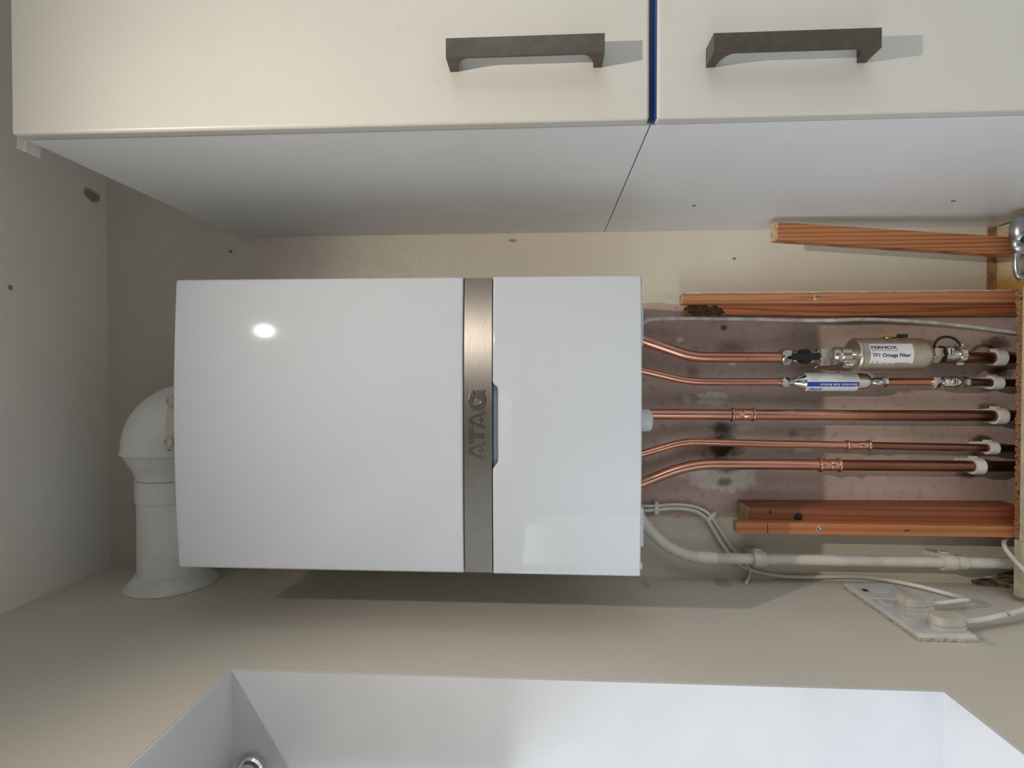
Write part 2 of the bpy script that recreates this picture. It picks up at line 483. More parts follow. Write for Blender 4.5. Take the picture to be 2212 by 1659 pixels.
def text_fit(s, width, height, **kw):
    """glyph outlines fitted into width x height with origin at the lower left"""
    vs, fs = text_mesh(s, 1.0, **kw)
    x0 = min(v[0] for v in vs); x1 = max(v[0] for v in vs); y0 = min(v[1] for v in vs); y1 = max(v[1] for v in vs)
    bm = bmesh.new()                       # sliced across so the letters can follow a curved surface
    bv = [bm.verts.new(((x - x0) / (x1 - x0) * width, (y - y0) / (y1 - y0) * height, 0)) for x, y in vs]
    for f in fs:
        try: bm.faces.new([bv[i] for i in f])
        except ValueError: pass
    for k in range(1, 12):
        bmesh.ops.bisect_plane(bm, geom=bm.verts[:] + bm.edges[:] + bm.faces[:], plane_co=(0, height * k / 12, 0), plane_no=(0, 1, 0))
    bm.verts.index_update()
    out = [(v.co.x, v.co.y) for v in bm.verts], [tuple(v.index for v in f.verts) for f in bm.faces]
    bm.free()
    return out

# ------------------------------------------------------------------ room dimensions
LX = pY(1600, 1250, 0).x              # left wall
CEIL = pY(232, 600, 0).z
RX = 1.75; FY = -3.1
WY = pX(1250, 1467, LX).y             # far jamb of the window recess
WHEAD = pX(497, 1446, LX).z; WSILL = pX(2040, 1490, LX).z
WY2 = -1.75; WBACK = LX - 0.27

M.update(
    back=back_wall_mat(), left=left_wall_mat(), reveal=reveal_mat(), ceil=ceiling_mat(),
    plain_wall=simple('painted_plaster', (0.82, 0.81, 0.78), 0.6, var=0.04, nscale=5),
    dark_wall=simple('plaster_darkened_for_reflection', (0.20, 0.185, 0.17), 0.6, var=0.04, nscale=5),  # unseen wall coloured dark so the steel band mirrors darkness
    floor=simple('vinyl_floor', (0.70, 0.69, 0.66), 0.5, var=0.06, nscale=9),
    boiler=simple('white_enamel', (0.56, 0.60, 0.665), 0.045, var=0.004, nscale=3),
    boiler_side=simple('white_enamel_casing', (0.66, 0.69, 0.73), 0.3, var=0.01, nscale=3),
    steel=steel_mat(), steel_letter=steel_mat('embossed_steel', 0.52, 0.34),
    recess=simple('recess_with_blue_reflection', (0.52, 0.61, 0.78), 0.35, var=0.01),  # bluish reflection painted into the colour of the white recess
    dark=simple('dark_gap', (0.02, 0.02, 0.022), 0.6),
    flue=simple('white_flue_enamel', (0.84, 0.84, 0.855), 0.38, var=0.02, nscale=20),
    seal=simple('grey_rubber_seal', (0.74, 0.74, 0.735), 0.6, var=0.05, nscale=25),
    ivory=simple('ivory_plastic', (0.70, 0.68, 0.58), 0.4, var=0.03),
    cab=cab_mat(),
    cabside=simple('cool_lit_melamine', (0.77, 0.79, 0.83), 0.35, var=0.012, nscale=8),  # cool window light put into the colour, bluer and lighter than the doors
    handle=simple('brushed_nickel', (0.14, 0.118, 0.098), 0.33, 1.0, var=0.05, nscale=90),
    film=simple('blue_protective_film', (0.012, 0.06, 0.32), 0.2),
    filmdark=simple('blue_tinted_edge', (0.03, 0.05, 0.12), 0.3),
    copper=copper_mat('bright_copper', (0.68, 0.345, 0.25), (0.78, 0.43, 0.325), 0.13, 0.4, (0.40, 0.19, 0.14)),
    copper_old=copper_mat('aged_copper', (0.26, 0.12, 0.08), (0.35, 0.17, 0.115), 0.25, 0.8, (0.12, 0.065, 0.045)),
    copper_fade=copper_fade_mat(),
    copper_dark=copper_mat('blackened_copper', (0.13, 0.085, 0.065), (0.19, 0.12, 0.09), 0.36, 0.8, (0.05, 0.04, 0.035)),
    copper_red=copper_mat('red_copper', (0.60, 0.25, 0.17), (0.66, 0.30, 0.20), 0.3, 0.4, (0.40, 0.16, 0.11)),
    nickel=simple('nickel_plate', (0.62, 0.59, 0.54), 0.2, 1.0, var=0.05, nscale=80),
    chrome=simple('polished_chrome', (0.80, 0.80, 0.80), 0.07, 1.0, var=0.02),
    satin=simple('satin_steel', (0.62, 0.58, 0.52), 0.36, 1.0, var=0.05, nscale=60),
    black=simple('black_plastic', (0.012, 0.012, 0.013), 0.3),
    rubber=simple('black_rubber', (0.010, 0.010, 0.010), 0.5),
    yellow=simple('yellow_vinyl', (0.60, 0.40, 0.10), 0.4),
    hemp=simple('jointing_hemp', srgb(196, 158, 96), 0.9, var=0.3, nscale=200, bump=0.6),
    paper=simple('white_label', (0.80, 0.81, 0.84), 0.35, var=0.005),
    ink=simple('black_ink', (0.008, 0.008, 0.010), 0.5),
    grey_ink=simple('grey_ink', (0.22, 0.22, 0.24), 0.5),
    blue=simple('blue_ink', (0.008, 0.06, 0.40), 0.4),
    clip=simple('white_pipe_clip', (0.78, 0.76, 0.70), 0.5, var=0.05, nscale=60),
    pvc=simple('dusty_white_pvc', (0.72, 0.695, 0.65), 0.45, var=0.09, nscale=22),
    hose=simple('white_hose', (0.80, 0.79, 0.75), 0.4, var=0.02),
    cable=simple('white_flex', (0.76, 0.74, 0.70), 0.45, var=0.05, nscale=30),
    cable_grey=simple('grey_cable', (0.58, 0.575, 0.55), 0.45, var=0.14, nscale=60),
    socket=simple('dusty_white_socket', (0.58, 0.575, 0.57), 0.55, var=0.06, nscale=40),
    plugm=simple('old_white_plug', (0.60, 0.57, 0.51), 0.5, var=0.08, nscale=50),
    grime=simple('grimy_box_edge', srgb(180, 172, 156), 0.8, var=0.2, nscale=160, bump=0.4),
    wood1=wood_mat('pine_right', srgb(190, 132, 92), srgb(150, 94, 60), 0.8, 0.3),
    wood2=wood_mat('pine_flame', srgb(172, 106, 68), srgb(84, 44, 28), 1.0, 1.3, flame=7.0),
    wood3=wood_mat('pine_left', srgb(194, 126, 82), srgb(152, 92, 58), 0.7, 2.1),
    wood5=wood_mat('pine_reddish', srgb(150, 88, 58), srgb(104, 58, 38), 0.7, 4.1),
    wood4=wood_mat('pine_offcut', srgb(182, 120, 78), srgb(110, 62, 38), 1.4, 3.3),
    endgrain=simple('sawn_end_grain', srgb(196, 172, 136), 0.85, var=0.15, nscale=120, bump=0.4),
    charred=simple('dark_old_glue', srgb(70, 46, 30), 0.7, var=0.35, nscale=120, bump=0.7),
    chip=chip_mat(), worktop=worktop_mat(),
    laminate=simple('cream_laminate', srgb(196, 186, 166), 0.5, var=0.08, nscale=40),
    bare=simple('bare_brown_strip', srgb(158, 118, 84), 0.85, var=0.2, nscale=70, bump=0.5),
    rubble=simple('crumbling_plaster', srgb(120, 108, 86), 0.9, var=0.4, nscale=90, bump=0.8),
    cast=simple('worn_cast_metal', (0.50, 0.52, 0.55), 0.28, 1.0, var=0.12, nscale=70),
    blind=blind_mat(),
    upvc=simple('white_upvc', (0.80, 0.80, 0.80), 0.3, var=0.005),
    glass=glass_mat(), plastic=plastic_film_mat(),
)

# ------------------------------------------------------------------ structure
TH = 0.12
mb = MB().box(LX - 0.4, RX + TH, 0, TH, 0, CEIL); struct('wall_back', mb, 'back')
mb = MB().box(LX - 0.4, RX + TH, FY - TH, FY, 0, CEIL); struct('wall_front', mb, 'dark_wall')
FILL_WIN = (-3.0, -1.0, 0.12, 2.45)          # unseen window added for fill daylight, right wall behind the viewpoint (y0, y1, z0, z1)
mb = MB()
for (y0, y1, z0, z1) in [(FILL_WIN[1], 0, 0, CEIL), (FY, FILL_WIN[0], 0, CEIL), (FILL_WIN[0], FILL_WIN[1], 0, FILL_WIN[2]), (FILL_WIN[0], FILL_WIN[1], FILL_WIN[3], CEIL)]:
    mb.box(RX, RX + TH, y0, y1, z0, z1)
struct('wall_right', mb, 'plain_wall')
mb = MB().box(LX - 0.4, RX + TH, FY - TH, TH, -0.1, 0); struct('floor', mb, 'floor')
mb = MB().box(LX - 0.4, RX + TH, FY - TH, TH, CEIL, CEIL + 0.1); struct('ceiling', mb, 'ceil')
mb = MB()
for (y0, y1, z0, z1) in [(WY, 0, 0, CEIL), (FY, WY2, 0, CEIL), (WY2, WY, 0, WSILL), (WY2, WY, WHEAD, CEIL)]:
    mb.box(LX - 0.34, LX, y0, y1, z0, z1)
wl = struct('wall_left', mb, 'left')
# white painted linings of the recess, a few millimetres proud of the masonry
e = 0.004
mb = MB().box(WBACK, LX - 0.0005, WY - e, WY, WSILL + e, WHEAD - e); struct('trim_1', mb, 'reveal', bevel=0.0)
mb = MB().box(WBACK, LX - 0.0005, WY2, WY, WHEAD - e, WHEAD); struct('trim_2', mb, 'reveal')
mb = MB().box(WBACK, LX - 0.0005, WY2, WY, WSILL, WSILL + e); struct('trim_3', mb, 'reveal')
mb = MB().box(WBACK, LX - 0.0005, WY2, WY2 + e, WSILL + e, WHEAD - e); struct('trim_4', mb, 'reveal')
# windows
def window(name, x0, x1, ya, yb, z0, z1, side):
    win = bpy.data.objects.new(name, None); COL.objects.link(win); win['kind'] = 'structure'
    win.location = ((x0 + x1) / 2, yb, z0)
    fw = 0.055; ym = (ya + yb) / 2
    mb = MB().box(x0, x1, ya, yb, z0, z0 + fw).box(x0, x1, ya, yb, z1 - fw, z1)
    mb.box(x0, x1, yb - fw, yb, z0 + fw, z1 - fw).box(x0, x1, ya, ya + fw, z0 + fw, z1 - fw)
    mb.box(x0, x1, ym - fw * 0.6, ym + fw * 0.6, z0 + fw, z1 - fw)
    mk('window_frame', mb, 'upvc', win)
    xm = (x0 + x1) / 2
    for (a, b) in ((ya + fw, ym - fw * 0.6), (ym + fw * 0.6, yb - fw)):
        mk('pane', MB().box(xm - 0.003, xm + 0.003, a, b, z0 + fw, z1 - fw), 'glass', win)
    # sampling portal of the opening (guides sky rays, gives no light of its own)
    ld = bpy.data.lights.new(name + '_portal', 'AREA'); ld.shape = 'RECTANGLE'; ld.size = z1 - z0; ld.size_y = abs(yb - ya)
    ld.cycles.is_portal = True
    lo = bpy.data.objects.new(name + '_portal', ld); COL.objects.link(lo)
    lo.location = (x0 - 0.02 if side > 0 else x1 + 0.02, ym, (z0 + z1) / 2); lo.rotation_euler = (0, -PI / 2 * side, 0)
ym = (WY + WY2) / 2
window('window_1', WBACK - 0.06, WBACK, WY2, WY, WSILL, WHEAD, 1)
window('fill_window', RX + 0.03, RX + 0.09, FILL_WIN[0], FILL_WIN[1], FILL_WIN[2], FILL_WIN[3], -1)

# roller blind near the top of the recess
bc = pY(541, 1664, WY - 0.012)
bl = thing('roller_blind', (bc.x, ym, bc.z - 0.2), 'pale roller blind with chrome end bracket at the top of the window recess', 'blind')
mk('roller_tube', MB().tube([(bc.x, WY - 0.020, bc.z), (bc.x, WY2 + 0.020, bc.z)], 0.014, 20), 'blind', bl, smooth=True)
mb = MB().lathe((bc.x, WY - 0.004, bc.z), (0, -1, 0), [(0, 0.019), (0.009, 0.019), (0.012, 0.0165), (0.012, 0.010), (0.010, 0.0095), (0.010, 0.0)], 32)
br = mk('end_bracket', mb, 'chrome', bl, smooth=True)
mk('bracket_slot', MB().box(bc.x - 0.0115, bc.x - 0.0085, WY - 0.018, WY - 0.0155, bc.z - 0.011, bc.z + 0.011), 'black', br)
mk('fabric', MB().box(bc.x - 0.0145, bc.x - 0.0135, WY2 + 0.022, WY - 0.022, WHEAD - 0.38, bc.z), 'blind', bl)
mk('bottom_bar', MB().box(bc.x - 0.018, bc.x - 0.010, WY2 + 0.022, WY - 0.022, WHEAD - 0.395, WHEAD - 0.375), 'upvc', bl, bevel=0.002)

# ------------------------------------------------------------------ ceiling lamp (just above the camera, out of frame)
lp = thing('ceiling_spotlight', (LAMP_POS.x, LAMP_POS.y, LAMP_POS.z), 'small round ceiling spotlight above the viewpoint', 'lamp')
hz = CEIL - LAMP_POS.z
mk('housing', MB().lathe(LAMP_POS + Vector((0, 0, hz)), (0, 0, -1), [(0, 0.05), (0.006, 0.05), (0.008, 0.036), (hz - 0.006, 0.036), (hz - 0.004, 0.033), (hz - 0.004, 0.0)], 32), 'upvc', lp, smooth=True)
sl = bpy.data.lights.new('spot_bulb', 'SPOT'); sl.energy = LAMP_POWER; sl.color = LAMP_COLOR
sl.spot_size = math.radians(169); sl.spot_blend = 1.0; sl.shadow_soft_size = 0.011
so = bpy.data.objects.new('spot_bulb', sl); COL.objects.link(so); so.parent = lp; so.location = (0, 0, -0.03)

# ------------------------------------------------------------------ boiler
BY = -0.336                                     # front edge plane of the casing
c00 = pY(381, 601, BY); c11 = pY(1385, 1243, BY); c10 = pY(1385, 597, BY); c01 = pY(383, 1229, BY)
bx0 = (c11.x + c01.x) / 2; bx1 = (c00.x + c10.x) / 2
bzt = (c00.z + c01.z) / 2; bzb = (c11.z + c10.z) / 2
bxc = (bx0 + bx1) / 2; bhw = (bx1 - bx0) / 2
BOW = 0.0095
def bow(x): return BY - BOW * (1 - ((x - bxc) / bhw) ** 2)
zb1 = pY(1000.5, 900, BY - BOW).z; zb2 = pY(1063, 900, BY - BOW).z       # steel band
boil = thing('gas_boiler', (bxc, -0.17, bzb), 'white wall-hung boiler with a brushed steel band across its front', 'boiler')
mk('casing', MB().box(bx0 + 0.004, bx1 - 0.004, -0.30, 0.0, bzb + 0.004, bzt - 0.003), 'boiler_side', boil, bevel=0.003)

def panel(x0, x1, ztop, zbot, r, back, nx=48, nz=30, scoop=None):
    def samples(a, b, r, n):
        ed = [0, 0.06, 0.2, 0.45, 0.75, 1.0]
        L = [a + (q * r) * (1 if b > a else -1) for q in ed]
        Rr = [b - (q * r) * (1 if b > a else -1) for q in reversed(ed)]
        mid = [L[-1] + (Rr[0] - L[-1]) * k / n for k in range(1, n)]
        return L + mid + Rr
    xs = samples(x0, x1, r, nx); ts = samples(0.0, 1.0, 0.0, 2)
    m = MB(); rows = None
    grid = []
    for x in xs:
        zt = ztop(x); zs = samples(zt, zbot, r, nz)
        col = []
        for z in zs:
            e_ = [min(abs(x - x0), abs(x - x1)), min(abs(z - zt), abs(z - zbot))]
            y = bow(x)
            for q in e_:
                if q < r: y += r - math.sqrt(max(0, r * r - (r - q) ** 2))
            if scoop: y += scoop(x, z)
            col.append(len(m.v)); m.v.append(Vector((x, y, z)))
        grid.append(col)
    for i in range(len(grid) - 1):
        for j in range(len(grid[0]) - 1):
            m.f.append((grid[i][j], grid[i+1][j], grid[i+1][j+1], grid[i][j+1]))
    # rim back to the casing
    rim = [grid[i][0] for i in range(len(grid))] + grid[-1][1:] + [grid[i][-1] for i in range(len(grid) - 2, -1, -1)] + [grid[0][j] for j in range(len(grid[0]) - 2, 0, -1)]
    o = len(m.v)
    for q in rim: m.v.append(Vector((m.v[q].x, back, m.v[q].z)))
    for k in range(len(rim)):
        k2 = (k + 1) % len(rim); m.f.append((rim[k], rim[k2], o + k2, o + k))
    return m
mk('front_panel', panel(bx0, bx1, lambda x: bzt, zb1, 0.004, -0.30), 'boiler', boil, smooth=True)
# lower flap with the finger notch
nx_ = [pY(1062, v, BY - BOW).x for v in (1014, 998, 838, 827)]
ndep = zb2 - pY(1073.5, 900, BY - BOW).z
zb2b = zb2 - 0.0006
def flap_top(x):
    a, b, c, d = nx_
    if x <= a or x >= d: return zb2b
    s = lambda t: t * t * (3 - 2 * t)
    if x < b: return zb2b - ndep * s((x - a) / (b - a))
    if x > c: return zb2b - ndep * s((d - x) / (d - c))
    return zb2b - ndep
sc_end = zb2 - pY(1106, 900, BY - BOW).z
def scoop(x, z):
    a, b, c, d = nx_
    fx = min(1, max(0, (x - a + 0.004) / 0.02)) * min(1, max(0, (d - x + 0.004) / 0.02))
    t = min(1, max(0, 1 - (zb2 - z) / sc_end))
    fx = fx * fx * (3 - 2 * fx)
    return 0.0085 * fx * t ** 1.1
mk('lower_flap', panel(bx0, bx1, flap_top, bzb, 0.003, -0.30, nx=120, nz=44, scoop=scoop), 'boiler', boil, smooth=True)
mk('finger_recess', MB().box(nx_[0] - 0.01, nx_[3] + 0.01, BY + 0.004, BY + 0.008, zb2 - ndep - 0.012, zb2 + 0.004), 'recess', boil)
# steel band (bowed strip)
def strip(x0, x1, z0, z1, off, back, n=40):
    m = MB(); a = []
    for i in range(n + 1):
        x = x0 + (x1 - x0) * i / n; y = bow(x) + off
        a.append(len(m.v)); m.v += [Vector((x, y, z0)), Vector((x, y, z1)), Vector((x, back, z0)), Vector((x, back, z1))]
    for i in range(n):
        p, q = a[i], a[i+1]
        m.f += [(p, q, q+1, p+1), (p+1, q+1, q+3, p+3), (p, p+2, q+2, q)]
    m.f += [(a[0], a[0]+1, a[0]+3, a[0]+2), (a[-1], a[-1]+2, a[-1]+3, a[-1]+1)]
    return m
gap = 0.0012
band = mk('steel_band', strip(bx0 + 0.002, bx1 - 0.002, zb2 + gap * 0.4, zb1 - gap, 0.0006, -0.31), 'steel', boil, smooth=True)
mk('shadow_gap', strip(bx0 + 0.003, bx1 - 0.003, zb2 - 0.001, zb1 + 0.001, 0.010, -0.30), 'dark', boil)
# embossed letters A T A G, traced in the frame of a magnified crop and raised off the band
def zc(x, y):
    p = pY(980 + x * 0.12058, 830 + y * 0.12058, BY - BOW * 0.95); return (p.x, p.z)
LET = [
    ([(268,1252),(548,1365),(552,1245),(518,1235),(518,1130),(552,1118),(548,1000),(268,1108)], [(372,1185),(458,1225),(458,1148)]),
    ([(268,1070),(330,1070),(330,970),(548,970),(548,858),(335,858),(335,755),(268,755)], None),
    ([(268,712),(548,824),(552,706),(518,697),(518,582),(552,570),(552,458),(268,572)], [(372,640),(458,680),(458,602)]),
    ([(365,100),(310,138),(278,200),(264,270),(266,330),(285,390),(315,432),(360,468),(410,482),(465,474),(515,440),(548,385),(562,320),(560,235),(545,175),
      (525,158),(552,142),(552,97),(395,97),(395,262),(455,262),(460,225),(482,245),(490,300),(465,345),(410,362),(360,348),(332,315),(328,280),(345,245),(372,230)], None)]
for outer, hole in LET:
    m = MB().prism([zc(*p) for p in outer], lambda x, z, h: (x, bow(x) + 0.0006 - h, z), -0.0005, 0.0022, [[zc(*p) for p in hole]] if hole else [])
    mk('embossed_letter', m, 'steel_letter', band, bevel=0.0013, seg=2)
# underside strips, feet and drain socket
for (v0, v1) in ((657, 747), (1097, 1181)):
    a = pY(1390, v0, BY + 0.02); b = pY(1390, v1, BY + 0.02)
    mk('underside_bracket', MB().box(b.x, a.x, BY + 0.02, BY + 0.06, a.z, bzb + 0.006), 'boiler_side', boil, bevel=0.001)
for (v0, v1) in ((602, 618), (1216, 1231)):
    a = pY(1388, v0, BY + 0.012); b = pY(1388, v1, BY + 0.012)
    mk('foot_bump', MB().box(b.x, a.x, BY + 0.012, BY + 0.03, a.z, bzb + 0.006), 'boiler_side', boil, bevel=0.002)
a = pY(1407, 908, -0.20)
rs = abs(pY(1400, 884, -0.20).x - pY(1400, 932, -0.20).x) / 2
mk('drain_socket', MB().lathe((a.x, -0.20, bzb + 0.01), (0, 0, -1), [(0, rs), (bzb + 0.01 - a.z - 0.0035, rs), (bzb + 0.01 - a.z, rs - 0.004), (bzb + 0.01 - a.z, rs - 0.008), (bzb + 0.012 - a.z - 0.02, rs - 0.009), (bzb + 0.012 - a.z - 0.02, 0)], 36), 'boiler_side', boil, smooth=True)

# ------------------------------------------------------------------ flue
FYa = -0.085; fz = pY(371.5, 1150, FYa).z; FR = 0.0605
fl = thing('boiler_flue', (LX, FYa, fz - 0.1), 'white metal flue pipe elbowing off the boiler top into the wall', 'flue')
xc_ = pY(330, 1042, FYa - 0.05).x; xc2 = pY(330, 1090, FYa - 0.05).x
xe = pY(300, 915, FYa).x
ex = pY(330, 985, FYa - 0.05).x
mk('flue_pipe', MB().tube([(xc2 + 0.02, FYa, fz), (LX + 0.001, FYa, fz)], FR, 48), 'flue', fl, smooth=True)
mk('collar', MB().lathe((xc_, FYa, fz), (-1, 0, 0), [(0, FR + 0.001), (0.001, FR + 0.0025), (xc_ - xc2 - 0.001, FR + 0.0025), (xc_ - xc2, FR)], 48), 'flue', fl, smooth=True)
ER = 0.086
mk('reducer', MB().lathe((ex + 0.03, FYa, fz), (-1, 0, 0), [(0, ER - 0.002), (0.028, ER - 0.003), (0.042, ER - 0.008), (0.056, ER - 0.016), (0.068, FR + 0.004), (0.078, FR + 0.001), (ex + 0.03 - xc_ - 0.0012, FR + 0.0012)], 48), 'flue', fl, smooth=True)
# elbow: swept bend, vertical leg to horizontal leg
rb = 0.045; pts = []
pts.append((xe, FYa, fz - rb - 0.09))
for k in range(0, 15):
    t = PI / 2 * k / 14
    pts.append((xe - rb + rb * math.cos(t), FYa, fz - rb + rb * math.sin(t)))
pts.append((ex + 0.004, FYa, fz))
mk('elbow', MB().tube(pts, [ER - 0.004] + [ER - 0.004 + 0.004 * k / 14 for k in range(15)] + [ER + 0.0005], 48), 'flue', fl, smooth=True)
rim = MB().lathe((ex + 0.006, FYa, fz), (-1, 0, 0), [(0, ER), (0.001, ER + 0.0018), (0.004, ER + 0.0018), (0.005, ER - 0.002)], 48)
mk('seam_ring', rim, 'flue', fl, smooth=True)
zr = pY(355, 905, FYa - 0.09).z
ad = mk('boiler_adapter', MB().lathe((xe + 0.004, FYa, zr), (0, 0, -1), [(0, 0.086), (0.001, 0.0885), (zr - bzt - 0.004, 0.0885), (zr - bzt - 0.004, 0)], 48), 'ivory', fl, smooth=True)
for v in (866, 953):
    p = pY(372, v, FYa - 0.08)
    mk('screw', MB().lathe((p.x, -0.1755 + abs(p.x - xe) * 0.22, p.z), (0, -1, 0), [(0, 0.009), (0.008, 0.009), (0.009, 0.008), (0.009, 0.006), (0.006, 0.0055), (0.006, 0)], 20), 'ivory', ad, smooth=True)
mk('wall_flange', MB().lathe((LX + 0.0005, FYa, fz), (1, 0, 0), [(0, 0.0845), (0.001, 0.085), (0.004, 0.083), (0.018, 0.069), (0.026, 0.064), (0.026, FR + 0.0005)], 48), 'seal', fl, smooth=True)

# ------------------------------------------------------------------ cabinets
DY = CAM.y + 0.657                               # door front plane
KX = (pY(500, 262, DY).x + pY(1600, 236, DY).x) / 2
KX = 0.2985
dthk = 0.018; KW = 0.60
kz_top = pY(22, 150, DY).z; kz_mid = pY(1403.5, 150, DY).z; kz_low = pY(1418, 150, DY).z
def handle(parent, pa, pb, wid, name='handle'):
    """U-shaped bar handle: pa / pb = upper and lower end (z), wid = (x0, x1)"""
    z0, z1 = pa, pb; L = z0 - z1; h = 0.030; t = 0.003
    prof = [(0, 0), (0, h), (L, h), (L, 0), (L - 0.010, 0)]
    for k in range(7):
        a = PI / 2 * k / 6
        prof.append((L - 0.010 - 0.014 * (1 - math.cos(a)), (h - t) * math.sin(a)))
    for k in range(6, -1, -1):
        a = PI / 2 * k / 6
        prof.append((0.010 + 0.014 * (1 - math.cos(a)), (h - t) * math.sin(a)))
    prof.append((0.010, 0))
    return mk(name, MB().prism(prof, lambda s, y, x: (x, DY - y, z0 - s), wid[0], wid[1]), 'handle', parent, bevel=0.0008)
cu = thing('wall_cabinet', (KX + KW / 2, -0.28, kz_mid), 'cream upper cabinet unit with a bar handle at its lower edge', 'cabinet')
mk('carcass', MB().box(KX + 0.001, KX + KW - 0.001, DY + dthk + 0.002, -0.0, kz_mid - 0.004, kz_top - 0.002), 'cabside', cu, bevel=0.0008)
du = mk('door', MB().box(KX, KX + KW, DY, DY + dthk, kz_mid, kz_top), 'cab', cu, bevel=0.004, seg=4)
HD = DY - 0.030
ha = pY(963, 100, HD).z; hb = pY(1306.5, 90, HD).z
handle(du, ha, hb, (pY(1135, 119, HD).x, pY(1135, 77, HD).x))
cl = thing('base_cabinet', (KX + KW / 2, -0.28, 0), 'cream lower cabinet unit with blue film along its door top edge', 'cabinet')
mk('carcass', MB().box(KX + 0.001, KX + KW - 0.001, DY + dthk + 0.002, -0.0, 0.08, kz_mid - 0.0055), 'cabside', cl, bevel=0.0008)
dl = mk('door', MB().box(KX, KX + KW, DY, DY + dthk, 0.10, kz_low), 'cab', cl, bevel=0.004, seg=4)
ha2 = pY(1542, 95, HD).z; hb2 = pY(1905, 78, HD).z
handle(dl, ha2, hb2, (pY(1723, 108, HD).x, pY(1723, 65.5, HD).x))
mk('protective_film', MB().box(KX + 0.001, KX + KW - 0.001, DY + 0.001, DY + dthk - 0.001, kz_low, kz_low + 0.0015), 'film', dl)
mk('film_rail', MB().box(KX + 0.004, KX + KW - 0.004, DY + dthk - 0.004, DY + dthk + 0.0018, kz_low + 0.0015, kz_mid + 0.004), 'filmdark', cl)
for (u, v) in ((1499, 444), (2059, 434)):
    p = pX(u, v, KX + 0.001)
    mk('screw_head', MB().lathe(p + Vector((0.001, 0, 0)), (-1, 0, 0), [(0, 0.004), (0.0014, 0.004), (0.002, 0.003), (0.0012, 0.0016), (0.0012, 0)], 14), 'nickel', cl, smooth=True)
# clear plastic offcut hanging over the top of the upper cabinet
p = [pX(u, v, KX - 0.012) for u, v in ((72, 316), (95, 319), (120, 322))]
yA = pX(60, 300, KX).y; yB = pX(125, 322, KX).y
mb = MB(); n_ = 9
rowA = []; rowB = []
for i in range(n_):
    t = i / (n_ - 1); yy = yA + (yB - yA) * t
    k = 0.004 * math.sin(i * 2.4)
    rowA.append((KX + 0.02, yy, kz_top + 0.001 + 0.002 * (i % 2)))
    rowB.append((KX - 0.011 + k * 0.4, yy, kz_top + 0.006 + k))
for i in range(n_): mb.v += [Vector(rowA[i]), Vector(rowB[i]), Vector(rowB[i]) + Vector((0, 0, -0.0015)), Vector(rowA[i]) + Vector((0, 0, -0.0008))]
for i in range(n_ - 1):
    a, b = 4 * i, 4 * i + 4
    mb.f += [(a, b, b+1, a+1), (a+1, b+1, b+2, a+2), (a+2, b+2, b+3, a+3), (a+3, b+3, b, a)]
mb.f += [(0, 1, 2, 3), (4*(n_-1), 4*(n_-1)+3, 4*(n_-1)+2, 4*(n_-1)+1)]
tag(mk('plastic_scrap', mb, 'plastic', root=(KX, yA, kz_top)), 'crumpled clear plastic scrap on top of the upper cabinet', 'plastic scrap')

# ------------------------------------------------------------------ battens and boxing
def batten(name, tl, tr, bl, br, y0, y1, mat, label, parts=(), ext=None, group=None):
    """tl.. image corners of the front face (left = upper end); y1 front plane, y0 back plane"""
    F = [pY(*q, y1) for q in (tl, tr, br, bl)]
    zt = (F[0].z + F[3].z) / 2; zb = (F[1].z + F[2].z) / 2
    m = MB().hexa([(F[2].x, y1, zb), (F[1].x, y1, zb), (F[1].x, y0, zb), (F[2].x, y0, zb), (F[3].x, y1, zt), (F[0].x, y1, zt), (F[0].x, y0, zt), (F[3].x, y0, zt)])
    root = thing(name, ((F[0].x + F[3].x) / 2, (y0 + y1) / 2, zb), label, 'batten', group)
    mk('timber', m, mat, root, bevel=0.0012)
    mk('sawn_end', MB().box(min(F[0].x, F[3].x) + 0.001, max(F[0].x, F[3].x) - 0.001, y1 + 0.001, y0 - 0.001, zt - 0.002, zt + 0.0006), 'endgrain', root)
    return root, F
def screw(root, u, v, Y, r=0.0042, mat='nickel', name='screw'):
    p = pY(u, v, Y)
    if mat == 'rubber':      # a dark hole: flat disc flush with the timber
        return mk(name, MB().lathe(p + Vector((0, 0.0006, 0)), (0, -1, 0), [(0, r), (0.0013, r), (0.0013, 0)], 16), mat, root)
    mk(name, MB().lathe(p + Vector((0, 0.001, 0)), (0, -1, 0), [(0, r), (0.0012, r), (0.0018, r * 0.8), (0.001, r * 0.35), (0.001, 0)], 14), mat, root, smooth=True)
rA, _ = batten('wall_batten', (1481, 634), (2214, 630), (1481, 683.5), (2214, 680.5), 0.0, -0.028, 'wood2', 'dark flame-grained pine batten on the wall beside the grey cable')
# old glue at its upper end
for i, (u, v, r_) in enumerate(((1494, 667, .010), (1506, 673, .009), (1519, 668, .011), (1530, 674, .008), (1543, 670, .011), (1555, 674, .007))):
    p = pY(u, v, -0.029)
    m = MB().lathe(p + Vector((0, 0.003, 0)), (0, -1, 0), [(0, r_), (0.0025, r_ * .93), (0.0045, r_ * .6), (0.0052, r_ * .2)], 14)
    for q in m.v:
        w_ = 1 + 0.28 * math.sin(5 * math.atan2(q.z - p.z, q.x - p.x) + i * 2.1)
        q.z = p.z + (q.z - p.z) * 1.3 * w_; q.x = p.x + (q.x - p.x) * 0.95 * w_
        q.x = min(max(q.x, pY(u, 684, -0.029).x), pY(u, 658, -0.029).x)
    mk('glue_blob', m, 'charred', rA, smooth=True)
rB, _ = batten('front_batten', (1475, 633), (2214, 627), (1475, 656), (2214, 652.5), -0.028, -0.055, 'wood1', 'pale pine batten with a paint line screwed over the flame-grained one')
screw(rB, 1763.5, 642, -0.055, 0.0055)
